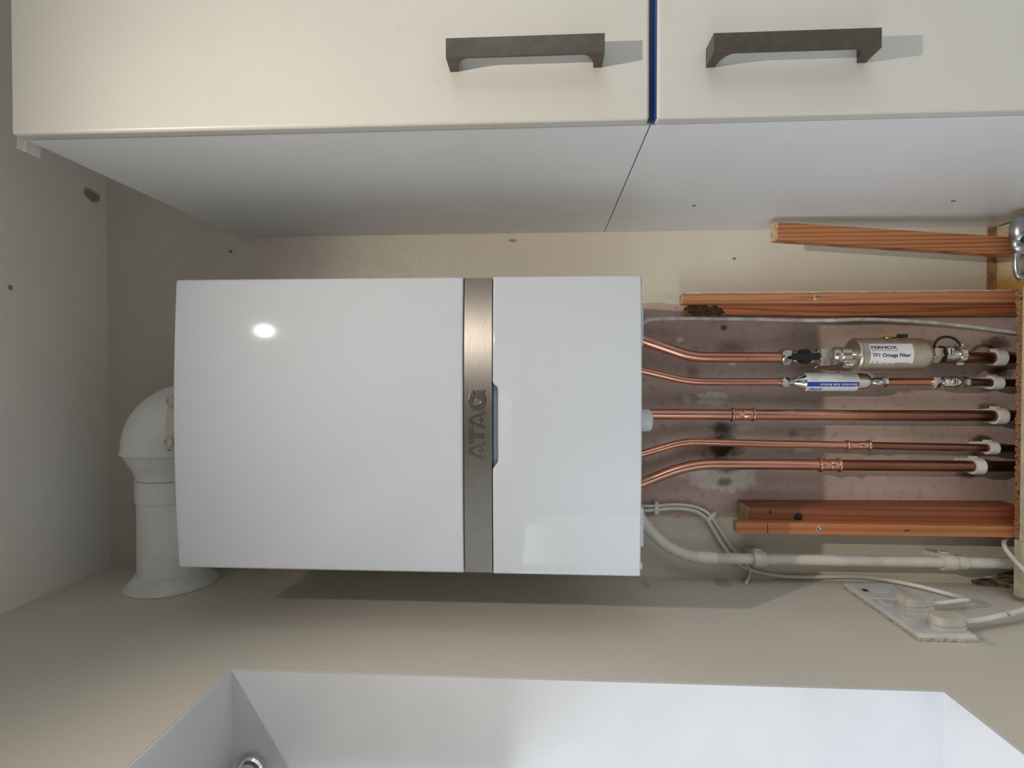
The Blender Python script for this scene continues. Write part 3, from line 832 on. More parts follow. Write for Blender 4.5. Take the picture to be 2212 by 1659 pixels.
p = pY(1676, 640, -0.0545); mk('knot', MB().lathe(p + Vector((0, .0005, 0)), (0, -1, 0), [(0, .003), (.0003, .003), (.0004, .0)], 9), 'charred', rB)
p0 = pY(1700, 642.5, -0.0552); p1 = pY(1830, 641, -0.0552)
mk('split', MB().prism([(p0.z, 0), ((p0.z + p1.z) / 2, .0007), (p1.z, 0), ((p0.z + p1.z) / 2, -.0007)], lambda z, x, h: (p0.x + x, -0.0548 - h, z), 0, 0.0003), 'charred', rB)
# ragged paint line left along its right edge
pts = []
x_e = [pY(1480, 632.5, -0.055), pY(2186, 626.5, -0.055)]
poly = []
N_ = 60
for i in range(N_ + 1):
    t = i / N_; q = x_e[0].lerp(x_e[1], t); poly.append((q.z, q.x + 0.0008))
for i in range(N_, -1, -1):
    t = i / N_; q = x_e[0].lerp(x_e[1], t); poly.append((q.z, q.x - 0.0010 - random.random() * 0.0016))
mk('paint_edge', MB().prism(poly, lambda z, x, h: (x, -0.0549 - h, z), 0, 0.0004), 'laminate', rB)

rC, _ = batten('wall_batten', (1616, 1094), (2214, 1096), (1616, 1146), (2214, 1152), 0.0, -0.060, 'wood5', 'thick reddish pine batten on the wall beside the lowest copper pipe')
screw(rC, 1724, 1117, -0.0595, 0.0085, 'rubber', 'drilled_hole'); screw(rC, 1664, 1106, -0.0597, 0.003, 'rubber', 'drilled_hole')
rD, _ = batten('front_batten', (1592, 1128), (2214, 1138), (1592, 1152.5), (2214, 1162), -0.060, -0.082, 'wood3', 'thin orange pine batten with a cross-head screw nearest the white waste pipe')
screw(rD, 1768, 1143, -0.082, 0.0052)
for (u, v) in ((1956, 1146.5), (1962, 1145.5)): screw(rD, u, v, -0.0817, 0.0018, 'rubber', 'nail_hole')
p0 = pY(1658.5, 1130, -0.0822); p1 = pY(1659.5, 1153, -0.0822)
mk('saw_cut', MB().box(p1.x, p0.x, -0.0822, -0.0815, p0.z - 0.0007, p0.z + 0.0007), 'charred', rD)

# leaning offcut
F = [pY(1680, 479.5, -0.104), pY(1680, 518.5, -0.104), pY(2200, 552, -0.108), pY(2200, 513, -0.108)]
off = Vector((0, 0.022, 0.004))
zbot = F[2].z
m = MB().hexa([F[2], F[3], F[3] + off, F[2] + off, F[1], F[0], F[0] + off, F[1] + off])
rE = thing('timber_offcut', (F[2].x, -0.095, zbot), 'loose pine offcut leaning against the lower cabinet side', 'timber')
mk('timber', m, 'wood4', rE, bevel=0.001)
e0 = [F[1], F[0], F[0] + off, F[1] + off]
mk('sawn_end', MB().hexa([q * 0.96 + (sum(e0, Vector()) / 4) * 0.04 - Vector((0, 0, .001)) for q in e0] + [q * 0.96 + (sum(e0, Vector()) / 4) * 0.04 + Vector((0, 0, .0006)) for q in e0]), 'endgrain', rE)

# worktop strip between boxing and cabinet, exposed strip above it
wz = pY(2150, 560, 0).z
PYb, PYf = -0.084, -0.102
px_r = pY(2195, 622, PYf).x; px_l = pY(2195, 1167, PYf).x
wt = thing('worktop', ((px_r + KX) / 2, -0.3, wz), 'stained yellowish worktop strip beside the cream cabinet side', 'worktop')
mk('surface', MB().box(px_r + 0.0005, KX - 0.001, -0.62, -0.0005, wz - 0.03, wz), 'worktop', wt, bevel=0.001)
struct('trim_5', MB().box(pY(2140, 640, 0).x, KX - 0.001, -0.004, 0.0, wz, pY(2131, 560, 0).z), 'bare', bevel=0.001)

# sawn-off boxing panel: ragged top edge
bx = thing('pipe_boxing', ((px_l + px_r) / 2, PYb, 0.0), 'cream chipboard boxing panel with a raw sawn top edge below the pipes', 'panel')
pz_b = pY(2191, 900, PYb).z
xs = [px_r + (px_l - px_r) * i / 160 for i in range(161)]
m = MB(); 
def ragged(i):
    x = xs[i]; base = pz_b - 0.006 - 0.004 * (1 if 12 < i else 0)
    return base
prev = None
for i, x in enumerate(xs):
    j = random.uniform(-0.0018, 0.0018); j2 = random.uniform(-0.0008, 0.0008)
    lip = 0.006 if i < 26 else 0.0015
    zt_back = pz_b - 0.004 + j + lip * 0.5; zt_front = pz_b - 0.004 + j2
    row = [Vector((x, PYb, 0.02)), Vector((x, PYb + random.uniform(0, .0015), zt_back)), Vector((x, (PYb + PYf) / 2, pz_b - 0.004 + random.uniform(-.0012, .0012))), Vector((x, PYf, zt_front)), Vector((x, PYf, 0.02))]
    o = len(m.v); m.v += row
    if prev is not None:
        for k in range(5):
            k2 = (k + 1) % 5; m.f.append((prev + k, prev + k2, o + k2, o + k))
    prev = o
m.f.append((0, 1, 2, 3, 4)); m.f.append(tuple(prev + k for k in (4, 3, 2, 1, 0)))
mk('chipboard_core', m, 'chip', bx)
zf = pY(2206, 900, PYf - 0.001).z
mk('face_laminate', MB().box(px_l - 0.001, px_r + 0.001, PYf - 0.0012, PYf - 0.0002, 0.02, zf - 0.0005), 'laminate', bx)
# splinters along the saw cut
for (u, v, h_) in ((2188, 905, 0.012), (2189, 640, 0.008), (2187, 1157, 0.010)):
    q = pY(u, v, PYb)
    mk('splinter', MB().hexa([(q.x - .004, PYb - .004, pz_b - .012), (q.x + .005, PYb - .004, pz_b - .012), (q.x + .004, PYb + .001, pz_b - .012), (q.x - .005, PYb + .001, pz_b - .012),
                             (q.x - .002, PYb - .002, pz_b - .012 + h_), (q.x + .003, PYb - .003, pz_b - .014 + h_), (q.x + .002, PYb, pz_b - .013 + h_), (q.x - .003, PYb, pz_b - .012 + h_)]), 'chip', bx)
# side return of the boxing, lower, nearer the left wall
q0 = pY(2207, 1170, PYf); q1 = pY(2207, 1292, PYf)
tag(mk('boxing_return', MB().box(q1.x, px_l - 0.002, PYf, PYf + 0.016, 0.02, q0.z), 'laminate', root=(q1.x, PYf, 0.02)), 'dirty cream side board of the boxing beside the left wall', 'panel')
# crumbling plaster lump in the corner
cp = pY(2165, 1240, -0.02)
m = MB()
rings = [(2112, 0.010), (2130, 0.016), (2150, 0.017), (2170, 0.026), (2190, 0.034), (2215, 0.044), (2240, 0.05)]
for (u, r_) in rings:
    zc_ = pY(u, 1240, -0.015).z; n0 = len(m.v)
    for k in range(9):
        a = k / 8 * PI / 2
        rr = r_ * random.uniform(0.82, 1.12)
        m.v.append(Vector((LX + rr * math.cos(a) * 0.7, -rr * math.sin(a), zc_ + random.uniform(-.003, .003))))
    m.v.append(Vector((LX, 0, zc_)))
    if n0:
        for k in range(10):
            k2 = (k + 1) % 10; m.f.append((n0 - 10 + k, n0 - 10 + k2, n0 + k2, n0 + k))
m.f.append(tuple(range(10))); m.f.append(tuple(len(m.v) - 1 - k for k in range(10)))
tag(mk('broken_plaster', m, 'rubble', root=(LX, 0, cp.z - 0.06)), 'crumbling dirty plaster lump in the corner under the waste pipe', 'rubble')

# ------------------------------------------------------------------ copper pipes
PY_ = -0.046
R22, R15 = 0.0108, 0.0074
def ppx(lst, Y=PY_): return [pY(u, v, Y) for u, v in lst]
def top_ext(p0, p1):
    """carry the pipe on, hidden, up into the boiler"""
    return p0 + (p0 - p1).normalized() * 0.05
def pipe(name, path, r, mat, label, bend=0.05, root=None, group='copper pipes under the boiler', cat='pipe'):
    P = [top_ext(path[0], path[1])] + path
    t = thing(name, path[-1], label, cat, group)
    mk('tube', MB().tube(fillet(P, bend, 12), r, 24), mat, t, smooth=True)
    return t
def coupling(t, u0, u1, v, r, mat='copper'):
    """press fitting with a rolled bead at each end"""
    a = pY(u0, v, PY_); b = pY(u1, v, PY_); L = (a - b).length
    prof = []
    def bead(c):
        return [(c - 0.0034, r + 0.001), (c - 0.0026, r + 0.0026), (c - 0.0012, r + 0.0036), (c + 0.0012, r + 0.0036), (c + 0.0026, r + 0.0026), (c + 0.0034, r + 0.001)]
    prof = [(0, r)] + bead(0.0040) + [(0.012, r + 0.0012), (L * 0.5 - 0.001, r + 0.0012), (L * 0.5, r + 0.0006), (L * 0.5 + 0.001, r + 0.0012), (L - 0.012, r + 0.0012)] + bead(L - 0.0040) + [(L, r)]
    return mk('press_coupling', MB().lathe(a, (b - a), prof, 32), mat, t, smooth=True)
p1 = pipe('copper_pipe', ppx([(1385, 734), (1482, 767), (1512, 771.5), (1692, 772)]), R22, 'copper', 'bright bent copper pipe running down to the black-levered valve', 0.045)
p2 = pipe('copper_pipe', ppx([(1385, 800), (1489, 824.5), (1692, 825)]), R15, 'copper', 'thin bright copper pipe feeding the blue-labelled scale reducer', 0.03)
p3 = thing('copper_pipe', pY(2215, 898.5, PY_), 'straight copper pipe below the white drain socket, middle of the five', 'pipe', 'copper pipes under the boiler')
a, b = pY(1370, 894.5, PY_), pY(1604, 895.5, PY_)
mk('tube', MB().tube([a, b], R22, 24), 'copper', p3, smooth=True)
m1 = pY(1800, 897, PY_)
mk('lower_tube', MB().tube([pY(1604, 895.5, PY_), pY(1900, 897.5, PY_), pY(2240, 898.5, PY_)], R22, 24), 'copper_fade', p3, smooth=True)
coupling(p3, 1577, 1631, 895.5, R22)
q = pY(1602, 897, PY_)
mk('size_mark', MB().lathe(q + Vector((0.002, 0.0005, 0.004)), (0, 0, -1), [(0, R22 + 0.00125), (0.008, R22 + 0.00125)], 32), 'yellow', p3) if False else None
p4 = thing('copper_pipe', pY(2215, 970, PY_), 'thin bent copper pipe with an end fitting over a darker lower length', 'pipe', 'copper pipes under the boiler')
P = ppx([(1385, 981), (1478, 954), (1676, 959), (1850, 962)])
mk('tube', MB().tube(fillet([top_ext(P[0], P[1])] + P, 0.03, 12), R15, 24), 'copper', p4, smooth=True)
mk('aged_tube', MB().tube(ppx([(1850, 962), (2110, 967), (2240, 970)]), R15 + 0.0001, 24), 'copper_old', p4, smooth=True)
coupling(p4, 1826, 1881, 962, R15)
p5 = thing('copper_pipe', pY(2215, 1008, PY_), 'thick bent copper pipe nearest the reddish batten', 'pipe', 'copper pipes under the boiler')
P = ppx([(1385, 1044), (1490, 1002.5), (1680, 1002.5), (1790, 1004.5)])
mk('tube', MB().tube(fillet([top_ext(P[0], P[1])] + P, 0.055, 12), R22, 24), 'copper', p5, smooth=True)
mk('aged_tube', MB().tube(ppx([(1790, 1004.5), (2000, 1006), (2240, 1008)]), R22 + 0.0001, 24), 'copper_old', p5, smooth=True)
coupling(p5, 1766, 1816, 1004.5, R22)
# lower lengths behind the fittings
p6 = thing('copper_pipe', pY(2215, 774, PY_), 'dark aged copper pipe coming out below the steel filter', 'pipe', 'copper pipes under the boiler')
mk('aged_tube', MB().tube(ppx([(1860, 771), (2240, 774)], -0.034), R22 + 0.0004, 24), 'copper_old', p6, smooth=True)
p7 = thing('copper_pipe', pY(2215, 826, PY_), 'short reddish copper pipe between scale reducer and slotted valve', 'pipe', 'copper pipes under the boiler')
mk('tube', MB().tube(ppx([(1908, 824.5), (2016, 825)]), R15, 24), 'copper_red', p7, smooth=True)
p8 = thing('copper_pipe', pY(2215, 826, PY_), 'blackened copper pipe end below the slotted valve', 'pipe', 'copper pipes under the boiler')
mk('tube', MB().tube(ppx([(2086, 825.5), (2240, 828)]), R15, 24), 'copper_dark', p8, smooth=True)

# white pipe clips
def clip(u0, u1, v, r, label, Y=PY_, mat='clip', group='white saddle clips on the copper pipes'):
    a = pY(u0, v, Y); b = pY(u1, v, Y); w_ = a.z - b.z
    t = thing('pipe_clip', (a.x, 0, b.z), label, 'pipe clip', group)
    ro, ri = r + 0.0048, r + 0.0004
    prof = []
    n_ = 20
    for k in range(n_ + 1):
        an = PI - PI * k / n_      # front half ring
        prof.append((ro * math.cos(an), -ro * math.sin(an)))
    prof += [(ro, 0.004), (ro * 0.62, -Y - 0.001 - 0.006), (ro * 0.62, -Y - 0.0005), (-ro * 0.62, -Y - 0.0005), (-ro * 0.62, -Y - 0.007), (-ro, 0.004)]
    hole = [(ri * math.cos(2 * PI * k / 24), ri * math.sin(2 * PI * k / 24)) for k in range(24)]
    mk('saddle', MB().prism(prof, lambda x, y, h: (a.x + x, Y + y, h), b.z, a.z, [hole]), mat, t, smooth=True, bevel=0.0012)
    mk('hinge_tab', MB().box(a.x + ro * 0.75, a.x + ro * 1.18, Y + 0.004, Y + 0.016, b.z + w_ * 0.2, a.z - w_ * 0.2), mat, t, bevel=0.001)
    return t
clip(2145, 2166, 773, R22, 'white saddle clip on the dark pipe below the filter', Y=-0.034)
clip(2140, 2161, 827, R15, 'white saddle clip on the blackened thin pipe')
clip(2146, 2168, 898.5, R22, 'white saddle clip on the straight middle pipe')
clip(2132, 2151, 967.5, R15, 'small white saddle clip on the thin pipe second from the reddish batten')
clip(2099, 2120, 1007, R22, 'white saddle clip set highest, on the thick pipe nearest the reddish batten')

# ------------------------------------------------------------------ filter assembly
FYc = -0.082
def px2m(Y): return (pY(1900, 700, Y) - pY(1900, 800, Y)).length / 100
s_ = px2m(FYc)
fax = pY(1900, 767.5, FYc).x
rF = 37.2 * s_
fil = thing('inline_filter', (fax, FYc, pY(2082, 766, FYc).z), 'satin steel magnetic filter with a white label and black-levered valve', 'filter')
def zz(u, Y=FYc, v=767): return pY(u, v, Y).z
ztop = zz(1836); zbt = zz(2001)
prof = [(0, 0.009), (0.001, rF * 0.50), (0.004, rF * 0.94), (0.006, rF * 0.985), (0.009, rF)]
Lb = ztop - zbt
prof += [(Lb - 0.020, rF), (Lb - 0.012, rF * 0.965), (Lb - 0.006, rF * 0.89), (Lb - 0.002, rF * 0.76), (Lb, rF * 0.55), (Lb, 0.008)]
body = mk('body', MB().lathe((fax, FYc, ztop), (0, 0, -1), prof, 56), 'satin', fil, smooth=True)
m = MB().lathe((fax, FYc, ztop - 0.0085), (0, 0, -1), [(0, rF), (0.0006, rF + 0.0009), (0.0016, rF + 0.0009), (0.0024, rF)], 56)
mk('rolled_rim', m, 'nickel', body, smooth=True)
for za_, zb__ in ((ztop - 0.012, pY(1879, 764, FYc - rF).z), (pY(1977, 764, FYc - rF).z, zbt + 0.018)):
    mk('seam', MB().box(fax - 0.0004, fax + 0.0004, FYc - rF - 0.0005, FYc - rF + 0.002, zb__, za_), 'nickel', body)
mk('top_rib', MB().box(fax - 0.0018, fax + 0.0018, FYc - rF * 0.8, FYc - rF * 0.35, ztop - 0.003, ztop + 0.0022), 'nickel', body, bevel=0.0006)
# inlet chain along the pipe axis (pipe axis is a little behind the body axis)
vx = pY(1740, 771, PY_).x
def vz(u): return pY(u, 771, PY_).z
ax0 = Vector((vx, PY_, 0))
def chain(u): return Vector((vx, PY_, vz(u)))
sP = px2m(PY_)
m = MB().lathe(Vector((vx, PY_, vz(1684))), (0, 0, -1), [(0, R22 + 0.0005), (0.001, R22 + 0.003), (vz(1684) - vz(1689), R22 + 0.004), (vz(1684) - vz(1689), 0.006)], 24)
m.hexnut((vx, PY_, vz(1688)), (0, 0, -1), 0, vz(1688) - vz(1706), 19.5 * sP, 0.25)
val = mk('compression_nut', m, 'nickel', fil, smooth=True)
L_ = vz(1705) - vz(1770)
mk('valve_body', MB().lathe((vx, PY_, vz(1705)), (0, 0, -1), [(0, 0.012), (0.004, 0.0105), (0.008, 0.0135), (0.012, 0.0138), (0.013, 0.012), (0.022, 0.0145), (0.030, 0.016), (0.040, 0.016), (0.048, 0.0135), (L_, 0.0135)], 32), 'nickel', fil, smooth=True)
pk = pY(1741, 770, PY_ - 0.024)
lev = mk('lever_hub', MB().lathe((vx, PY_ - 0.012, pk.z), (0, -1, 0), [(0, 0.0145), (0.008, 0.0150), (0.012, 0.0135), (0.012, 0)], 28), 'black', fil, smooth=True)
la, lb = pY(1711, 768, PY_ - 0.026), pY(1769, 768, PY_ - 0.026)
mk('lever', MB().prism([(la.z, -.0055), (la.z - .002, -.007), (lb.z + .003, -.0075), (lb.z, -.004), (lb.z, .004), (lb.z + .003, .0065), (la.z - .002, .0065), (la.z, .005)], lambda z, x, h: (vx + x, PY_ - h, z), 0.022, 0.034), 'black', lev, bevel=0.0012)
nz0 = vz(1764)
m = MB(); m.hexnut((vx, PY_ - 0.004, nz0), (0, 0, -1), 0, nz0 - vz(1789), 21.5 * sP, 0.1)
nut2 = mk('union_nut', m, 'nickel', fil, smooth=True)
for k in range(5):
    a = -PI / 2 + (k - 2) * 0.75; q = Vector((vx + math.cos(a) * 0.018, PY_ - 0.004 + math.sin(a) * 0.016, nz0 + 0.001))
    mk('jointing_hemp', MB().tube(catmull([q, q + Vector((random.uniform(-.004, .004), -.002, .004)), q + Vector((random.uniform(-.005, .005), -.004, random.uniform(-.003, .006)))], 4), [0.002, 0.002, 0.0022, 0.0024, 0.0022, 0.002, 0.0016, 0.001, 0.0006], 7), 'hemp', nut2, smooth=True)
mk('union_tail', MB().lathe((vx, (PY_ + FYc) / 2 - 0.004, vz(1789)), (0, 0, -1), [(0, 0.016), (0.003, 0.0165), (0.006, 0.0135), (0.014, 0.0135), (0.016, 0.0155), (0.024, 0.0155), (0.030, 0.013)], 32), 'nickel', fil, smooth=True)
mk('neck', MB().lathe((fax + 0.001, FYc + 0.006, zz(1800)), (0, 0, -1), [(0, 0.012), (0.004, 0.0148), (0.010, 0.0155), (0.015, 0.0135), (0.018, 0.0148), (0.030, 0.015), (0.040, 0.018)], 32), 'nickel', fil, smooth=True)
mk('side_port', MB().lathe((fax - rF * 0.45, FYc + rF * 0.1, ztop + 0.012), (0, 0, -1), [(0, 0.006), (0.002, 0.0085), (0.014, 0.0095)], 20), 'chrome', fil, smooth=True)
# label wrapped on the body
def wrap(axx, axy, r):
    return lambda a, z, h: (axx + (r + h) * math.sin(a), axy - (r + h) * math.cos(a), z)
def pix_angle(v, axx, axy, r, u):
    """angle on the cylinder whose point shows at image row v"""
    best = min(((abs(_pv(axx + r * math.sin(a), axy - r * math.cos(a), pY(u, v, axy - r).z) - v), a) for a in [(-80 + 0.5 * k) * PI / 180 for k in range(321)]))
    return best[1]
def _pv(x, y, z):
    d = RC.transposed() @ (Vector((x, y, z)) - CAM); return 829.5 - (d.y / -d.z) * FPX
def curved_patch(a0, a1, z0, z1, W, h, n=24, thick=0.00025):
    m = MB()
    for i in range(n + 1):
        a = a0 + (a1 - a0) * i / n
        m.v += [Vector(W(a, z0, h)), Vector(W(a, z1, h)), Vector(W(a, z0, h + thick)), Vector(W(a, z1, h + thick))]
    for i in range(n):
        p, q = 4 * i, 4 * i + 4
        m.f += [(p+2, q+2, q+3, p+3), (p, p+1, q+1, q), (p, q, q+2, p+2), (p+1, p+3, q+3, q+1)]
    m.f += [(0, 2, 3, 1), (4*n, 4*n+1, 4*n+3, 4*n+2)]
    return m
Wf = wrap(fax, FYc, rF)
YF = FYc - rF
aT = pix_angle(743, fax, FYc, rF, 1930); aB = pix_angle(785, fax, FYc, rF, 1930)
zL = pY(1881, 764, YF).z; zR = pY(1974.5, 764, YF).z
lab = mk('label', curved_patch(aB, aT, zR, zL, Wf, 0.0001), 'paper', body, smooth=True)
def wrap_text(s, u0, u1, vbase, vtop, W, axx, axy, r, mat, parent, flip=False, name='lettering', **kw):
    """text along the pipe axis; flip = upside down in the photo"""
    za = pY(u0, 767, axy - r).z; zb_ = pY(u1, 767, axy - r).z
    ab = pix_angle(vbase, axx, axy, r, (u0 + u1) / 2); at = pix_angle(vtop, axx, axy, r, (u0 + u1) / 2)
    vs, fs = text_fit(s, 1.0, 1.0, **kw)
    m = MB(); m.v = [Vector(W(ab + (at - ab) * y, za + (zb_ - za) * x, 0.0005)) for x, y in vs]; m.f = list(fs)
    return mk(name, m, mat, parent, fix=False)
wt_ = lambda s, u0, u1, vb, vt, **k: wrap_text(s, u0, u1, vb, vt, Wf, fax, FYc, rF, 'ink', lab, **k)
wt_('FERNOX', 1883.5, 1940, 754, 747.5, bold=0.03)
wt_('MAKING WATER WORK', 1884, 1940, 757.8, 756, bold=0.02)
wt_('TF1 Omega Filter', 1884.5, 1968, 773.5, 763, bold=0.026)
wt_('www.fernox.com', 1935, 1966, 785, 782.6, bold=0.02)
wt_('62246 V1 - 0817', 1906, 1928, 784.6, 782.6)
for u in (1887, 1897):
    za = pY(u, 767, YF).z
    a0 = pix_angle(784.5, fax, FYc, rF, u); a1 = pix_angle(778.5, fax, FYc, rF, u)
    dz = 0.0028
    m = MB().prism([(a0, za + dz), (a0, za - dz), (a1, za)], lambda a, z, h: Wf(a, z, h), 0.0004, 0.0005, [[(a0 + (a1 - a0) * .2, za + dz * .55), (a0 + (a1 - a0) * .2, za - dz * .55), (a0 + (a1 - a0) * .75, za)]])
    mk('warning_triangle', m, 'grey_ink', lab)
# drain valve at the bottom
zd = lambda u: pY(u, 765, FYc).z
mk('drain_neck', MB().lathe((fax, FYc, zd(1996)), (0, 0, -1), [(0, 0.014), (0.006, 0.0135), (0.009, 0.010), (zd(1996) - zd(2014), 0.010)], 28), 'nickel', fil, smooth=True)
m = MB(); m.hexnut((fax + 0.001, FYc, zd(2011)), (0, 0, -1), 0, zd(2011) - zd(2031), 18.5 * s_, 0.2); mk('drain_nut', m, 'nickel', fil, smooth=True)
mk('rubber_ring', MB().lathe((fax + 0.001, FYc, zd(2030.5)), (0, 0, -1), [(0, 0.011), (0, 0.0165), (0.0028, 0.0165), (0.0028, 0.011)], 28), 'rubber', fil, smooth=True)
dv = mk('drain_valve', MB().lathe((fax + 0.001, FYc, zd(2033)), (0, 0, -1), [(0, 0.0112), (0.010, 0.0112), (0.014, 0.0125), (0.024, 0.0125), (zd(2033) - zd(2068), 0.0112)], 32), 'nickel', fil, smooth=True)
ps = pY(2054, 759, FYc - 0.013)
mk('slotted_screw', MB().lathe((ps.x, FYc - 0.008, ps.z), (0, -1, 0), [(0, 0.0075), (0.006, 0.0075), (0.0075, 0.0062), (0.0068, 0.0045), (0.0068, 0)], 24), 'chrome', dv, smooth=True)
mk('screw_slot', MB().box(ps.x - 0.0045, ps.x + 0.0045, FYc - 0.0154, FYc - 0.0146, ps.z - 0.0009, ps.z + 0.0009), 'rubber', dv)
m = MB(); zc0 = zd(2066); zc1 = zd(2082)
nr = 40; prof = [(0, 0.0150), (0.002, 0.0162), (zc0 - zc1 - 0.003, 0.0162), (zc0 - zc1, 0.0135)]
m.lathe((fax + 0.001, FYc, zc0), (0, 0, -1), prof, nr)
for i, q in enumerate(m.v):
    k = i % nr
    if (k // 2) % 2: 
        d = q - Vector((fax + 0.001, FYc, q.z)); q -= d * 0.07
for sg in (1, -1): m.box(fax + 0.001 + sg * 0.0155, fax + 0.001 + sg * 0.0195, FYc - 0.004, FYc + 0.004, zc1 + 0.003, zc0 + 0.002)
cap = mk('drain_cap', m, 'nickel', fil)
pp = [(2017, 749), (2022, 738), (2032, 730), (2046, 727.5), (2060, 731), (2070, 739), (2074, 748)]
mk('cap_strap', MB().tube(catmull([pY(u, v, FYc - 0.004) for u, v in pp], 6), 0.0024, 10), 'rubber', cap, smooth=True)
# second valve hidden behind the body, its lever showing
q0, q1, q2 = pY(1901, 725.5, -0.052), pY(1932, 725.5, -0.052), pY(1955, 725.5, -0.052)
rv = mk('rear_lever', MB().box(q1.x - 0.003, q1.x + 0.0025, -0.060, -0.044, q1.z, q0.z), 'yellow', fil, bevel=0.001)
mk('lever_grip', MB().box(q1.x - 0.004, q1.x + 0.0028, -0.061, -0.043, q2.z, q1.z), 'black', rv, bevel=0.001)
mk('lever_stem', MB().tube([(vx, -0.052, (q0.z + q1.z) / 2), (q1.x, -0.052, (q0.z + q1.z) / 2)], 0.006, 14), 'nickel', rv)

# ------------------------------------------------------------------ scale reducer
SYc = PY_ - 0.004
sx = pY(1800, 825, SYc).x
sS = px2m(SYc)
zs = lambda u: pY(u, 825, SYc).z
red = thing('scale_reducer', (sx, SYc, zs(1916)), 'slim chrome scale reducer with a white and blue label', 'scale reducer')
m = MB().lathe((sx, SYc, zs(1684)), (0, 0, -1), [(0, R15 + .0004), (0.001, 0.0105), (zs(1684) - zs(1690), 0.0105)], 24)
m.hexnut((sx, SYc, zs(1689)), (0, 0, -1), 0, zs(1689) - zs(1703), 11.5 * sS, 0.0)
mk('top_nut', m, 'chrome', red, smooth=True)
rS = 19.6 * sS
prof = [(zs(1702), 0.0068)]
for k in range(5):
    z_ = zs(1703.5 + k * 1.9); prof += [(z_, 0.0078), (z_ - 0.0008, 0.0066)]
prof += [(zs(1713), 0.0085), (zs(1722), 0.0115), (zs(1730), 0.0150), (zs(1734), rS - 0.0005), (zs(1742), rS), (zs(1861), rS), (zs(1870), rS - 0.001), (zs(1876), rS - 0.005), (zs(1880), rS - 0.010), (zs(1882), 0.006), (zs(1884), 0.0065), (zs(1889), 0.0092), (zs(1899), 0.0092), (zs(1903), 0.0080)]
bodyr = mk('body', MB().lathe((sx, SYc, 0), (0, 0, 1), prof, 40), 'chrome', red, smooth=True)
m = MB(); m.hexnut((sx, SYc, zs(1902.5)), (0, 0, -1), 0, zs(1902.5) - zs(1915), 12 * sS, 0.3)
mk('bottom_nut', m, 'chrome', red, smooth=True)
Wr = wrap(sx, SYc, rS); YR = SYc - rS
zl0 = pY(1744, 825, YR).z; zl1 = pY(1857, 825, YR).z
labr = mk('label', curved_patch(-1.75, 1.75, zl1, zl0, Wr, 0.0001, 40), 'paper', bodyr, smooth=True)
ab0 = pix_angle(834.8, sx, SYc, rS, 1800); ab1 = pix_angle(825, sx, SYc, rS, 1800)
mk('blue_stripe', curved_patch(ab0, ab1, zl1 + 0.0002, zl0 - 0.0002, Wr, 0.00035, 12, 0.0001), 'blue', labr, smooth=True)
rt = lambda s, u0, u1, vb, vt, mat, **k: wrap_text(s, u0, u1, vb, vt, Wr, sx, SYc, rS, mat, labr, **k)
rt('Electrolytic Scale Reducer', 1853, 1771.5, 826.6, 833.6, 'paper', bold=0.01)
rt('ATAG', 1781, 1750, 837.2, 842.8, 'blue', shear=0.35, bold=0.03)
rt('+ 65 mm', 1767, 1755.5, 819.2, 821.2, 'grey_ink')
rt('Maximum working pressure 10 bar  65 C', 1851, 1800, 816.6, 818.6, 'grey_ink')
rt('Reduces limescale in domestic systems', 1851, 1812, 820, 821.8, 'grey_ink')
rt('Install vertical or horizontal', 1850, 1823, 812.6, 814.4, 'grey_ink')
rt('in the cold mains supply', 1850, 1822, 809.4, 811.2, 'grey_ink')
rt('See user manual', 1779, 1754, 813.4, 815, 'grey_ink'); rt('for details and care', 1782, 1754, 809.6, 811.4, 'grey_ink')
za, zb_ = pY(1753.5, 825, YR).z, pY(1769, 825, YR).z
aa, ab = pix_angle(817.4, sx, SYc, rS, 1760), pix_angle(823, sx, SYc, rS, 1760)
d_ = 0.0004
mk('printed_frame', MB().prism([(aa, za), (aa, zb_), (ab, zb_), (ab, za)], lambda a, z, h: Wr(a, z, h), 0.0004, 0.0005, [[(aa - .02, za - d_), (aa - .02, zb_ + d_), (ab + .02, zb_ + d_), (ab + .02, za - d_)]]), 'grey_ink', labr)

# slotted isolating valve on the thin pipe
vx2 = pY(2050, 825.5, PY_).x
zv = lambda u: pY(u, 825.5, PY_).z
iv = thing('isolating_valve', (vx2, PY_, zv(2093)), 'small chrome isolating valve with a slotted screw on the thin pipe', 'valve')
m = MB().lathe((vx2, PY_, zv(2007)), (0, 0, -1), [(0, R15 + .0003), (0.001, 0.0105), (zv(2007) - zv(2012), 0.0108)], 24)
m.hexnut((vx2, PY_, zv(2011)), (0, 0, -1), 0, zv(2011) - zv(2028), 13.2 * sP, 0.15); mk('upper_nut', m, 'chrome', iv, smooth=True)
vb_ = mk('valve_body', MB().lathe((vx2, PY_, zv(2027)), (0, 0, -1), [(0, 0.009), (0.003, 0.0085), (0.005, 0.0118), (0.012, 0.0122), (0.014, 0.0100), (0.022, 0.0118), (0.034, 0.0118), (0.040, 0.0095), (zv(2027) - zv(2079), 0.009)], 28), 'chrome', iv, smooth=True)
ps = pY(2062.5, 823.5, PY_ - 0.012)
mk('slotted_screw', MB().lathe((ps.x, PY_ - 0.008, ps.z), (0, -1, 0), [(0, 0.0066), (0.0052, 0.0066), (0.0062, 0.0055), (0.0055, 0.004), (0.0055, 0)], 22), 'nickel', vb_, smooth=True)
mk('screw_slot', MB().box(ps.x - 0.004, ps.x + 0.004, PY_ - 0.0140, PY_ - 0.0132, ps.z - 0.0007, ps.z + 0.0007), 'rubber', vb_)
m = MB(); m.hexnut((vx2, PY_, zv(2077)), (0, 0, -1), 0, zv(2077) - zv(2093), 12 * sP, 0.5); mk('lower_nut', m, 'nickel', iv, smooth=True)

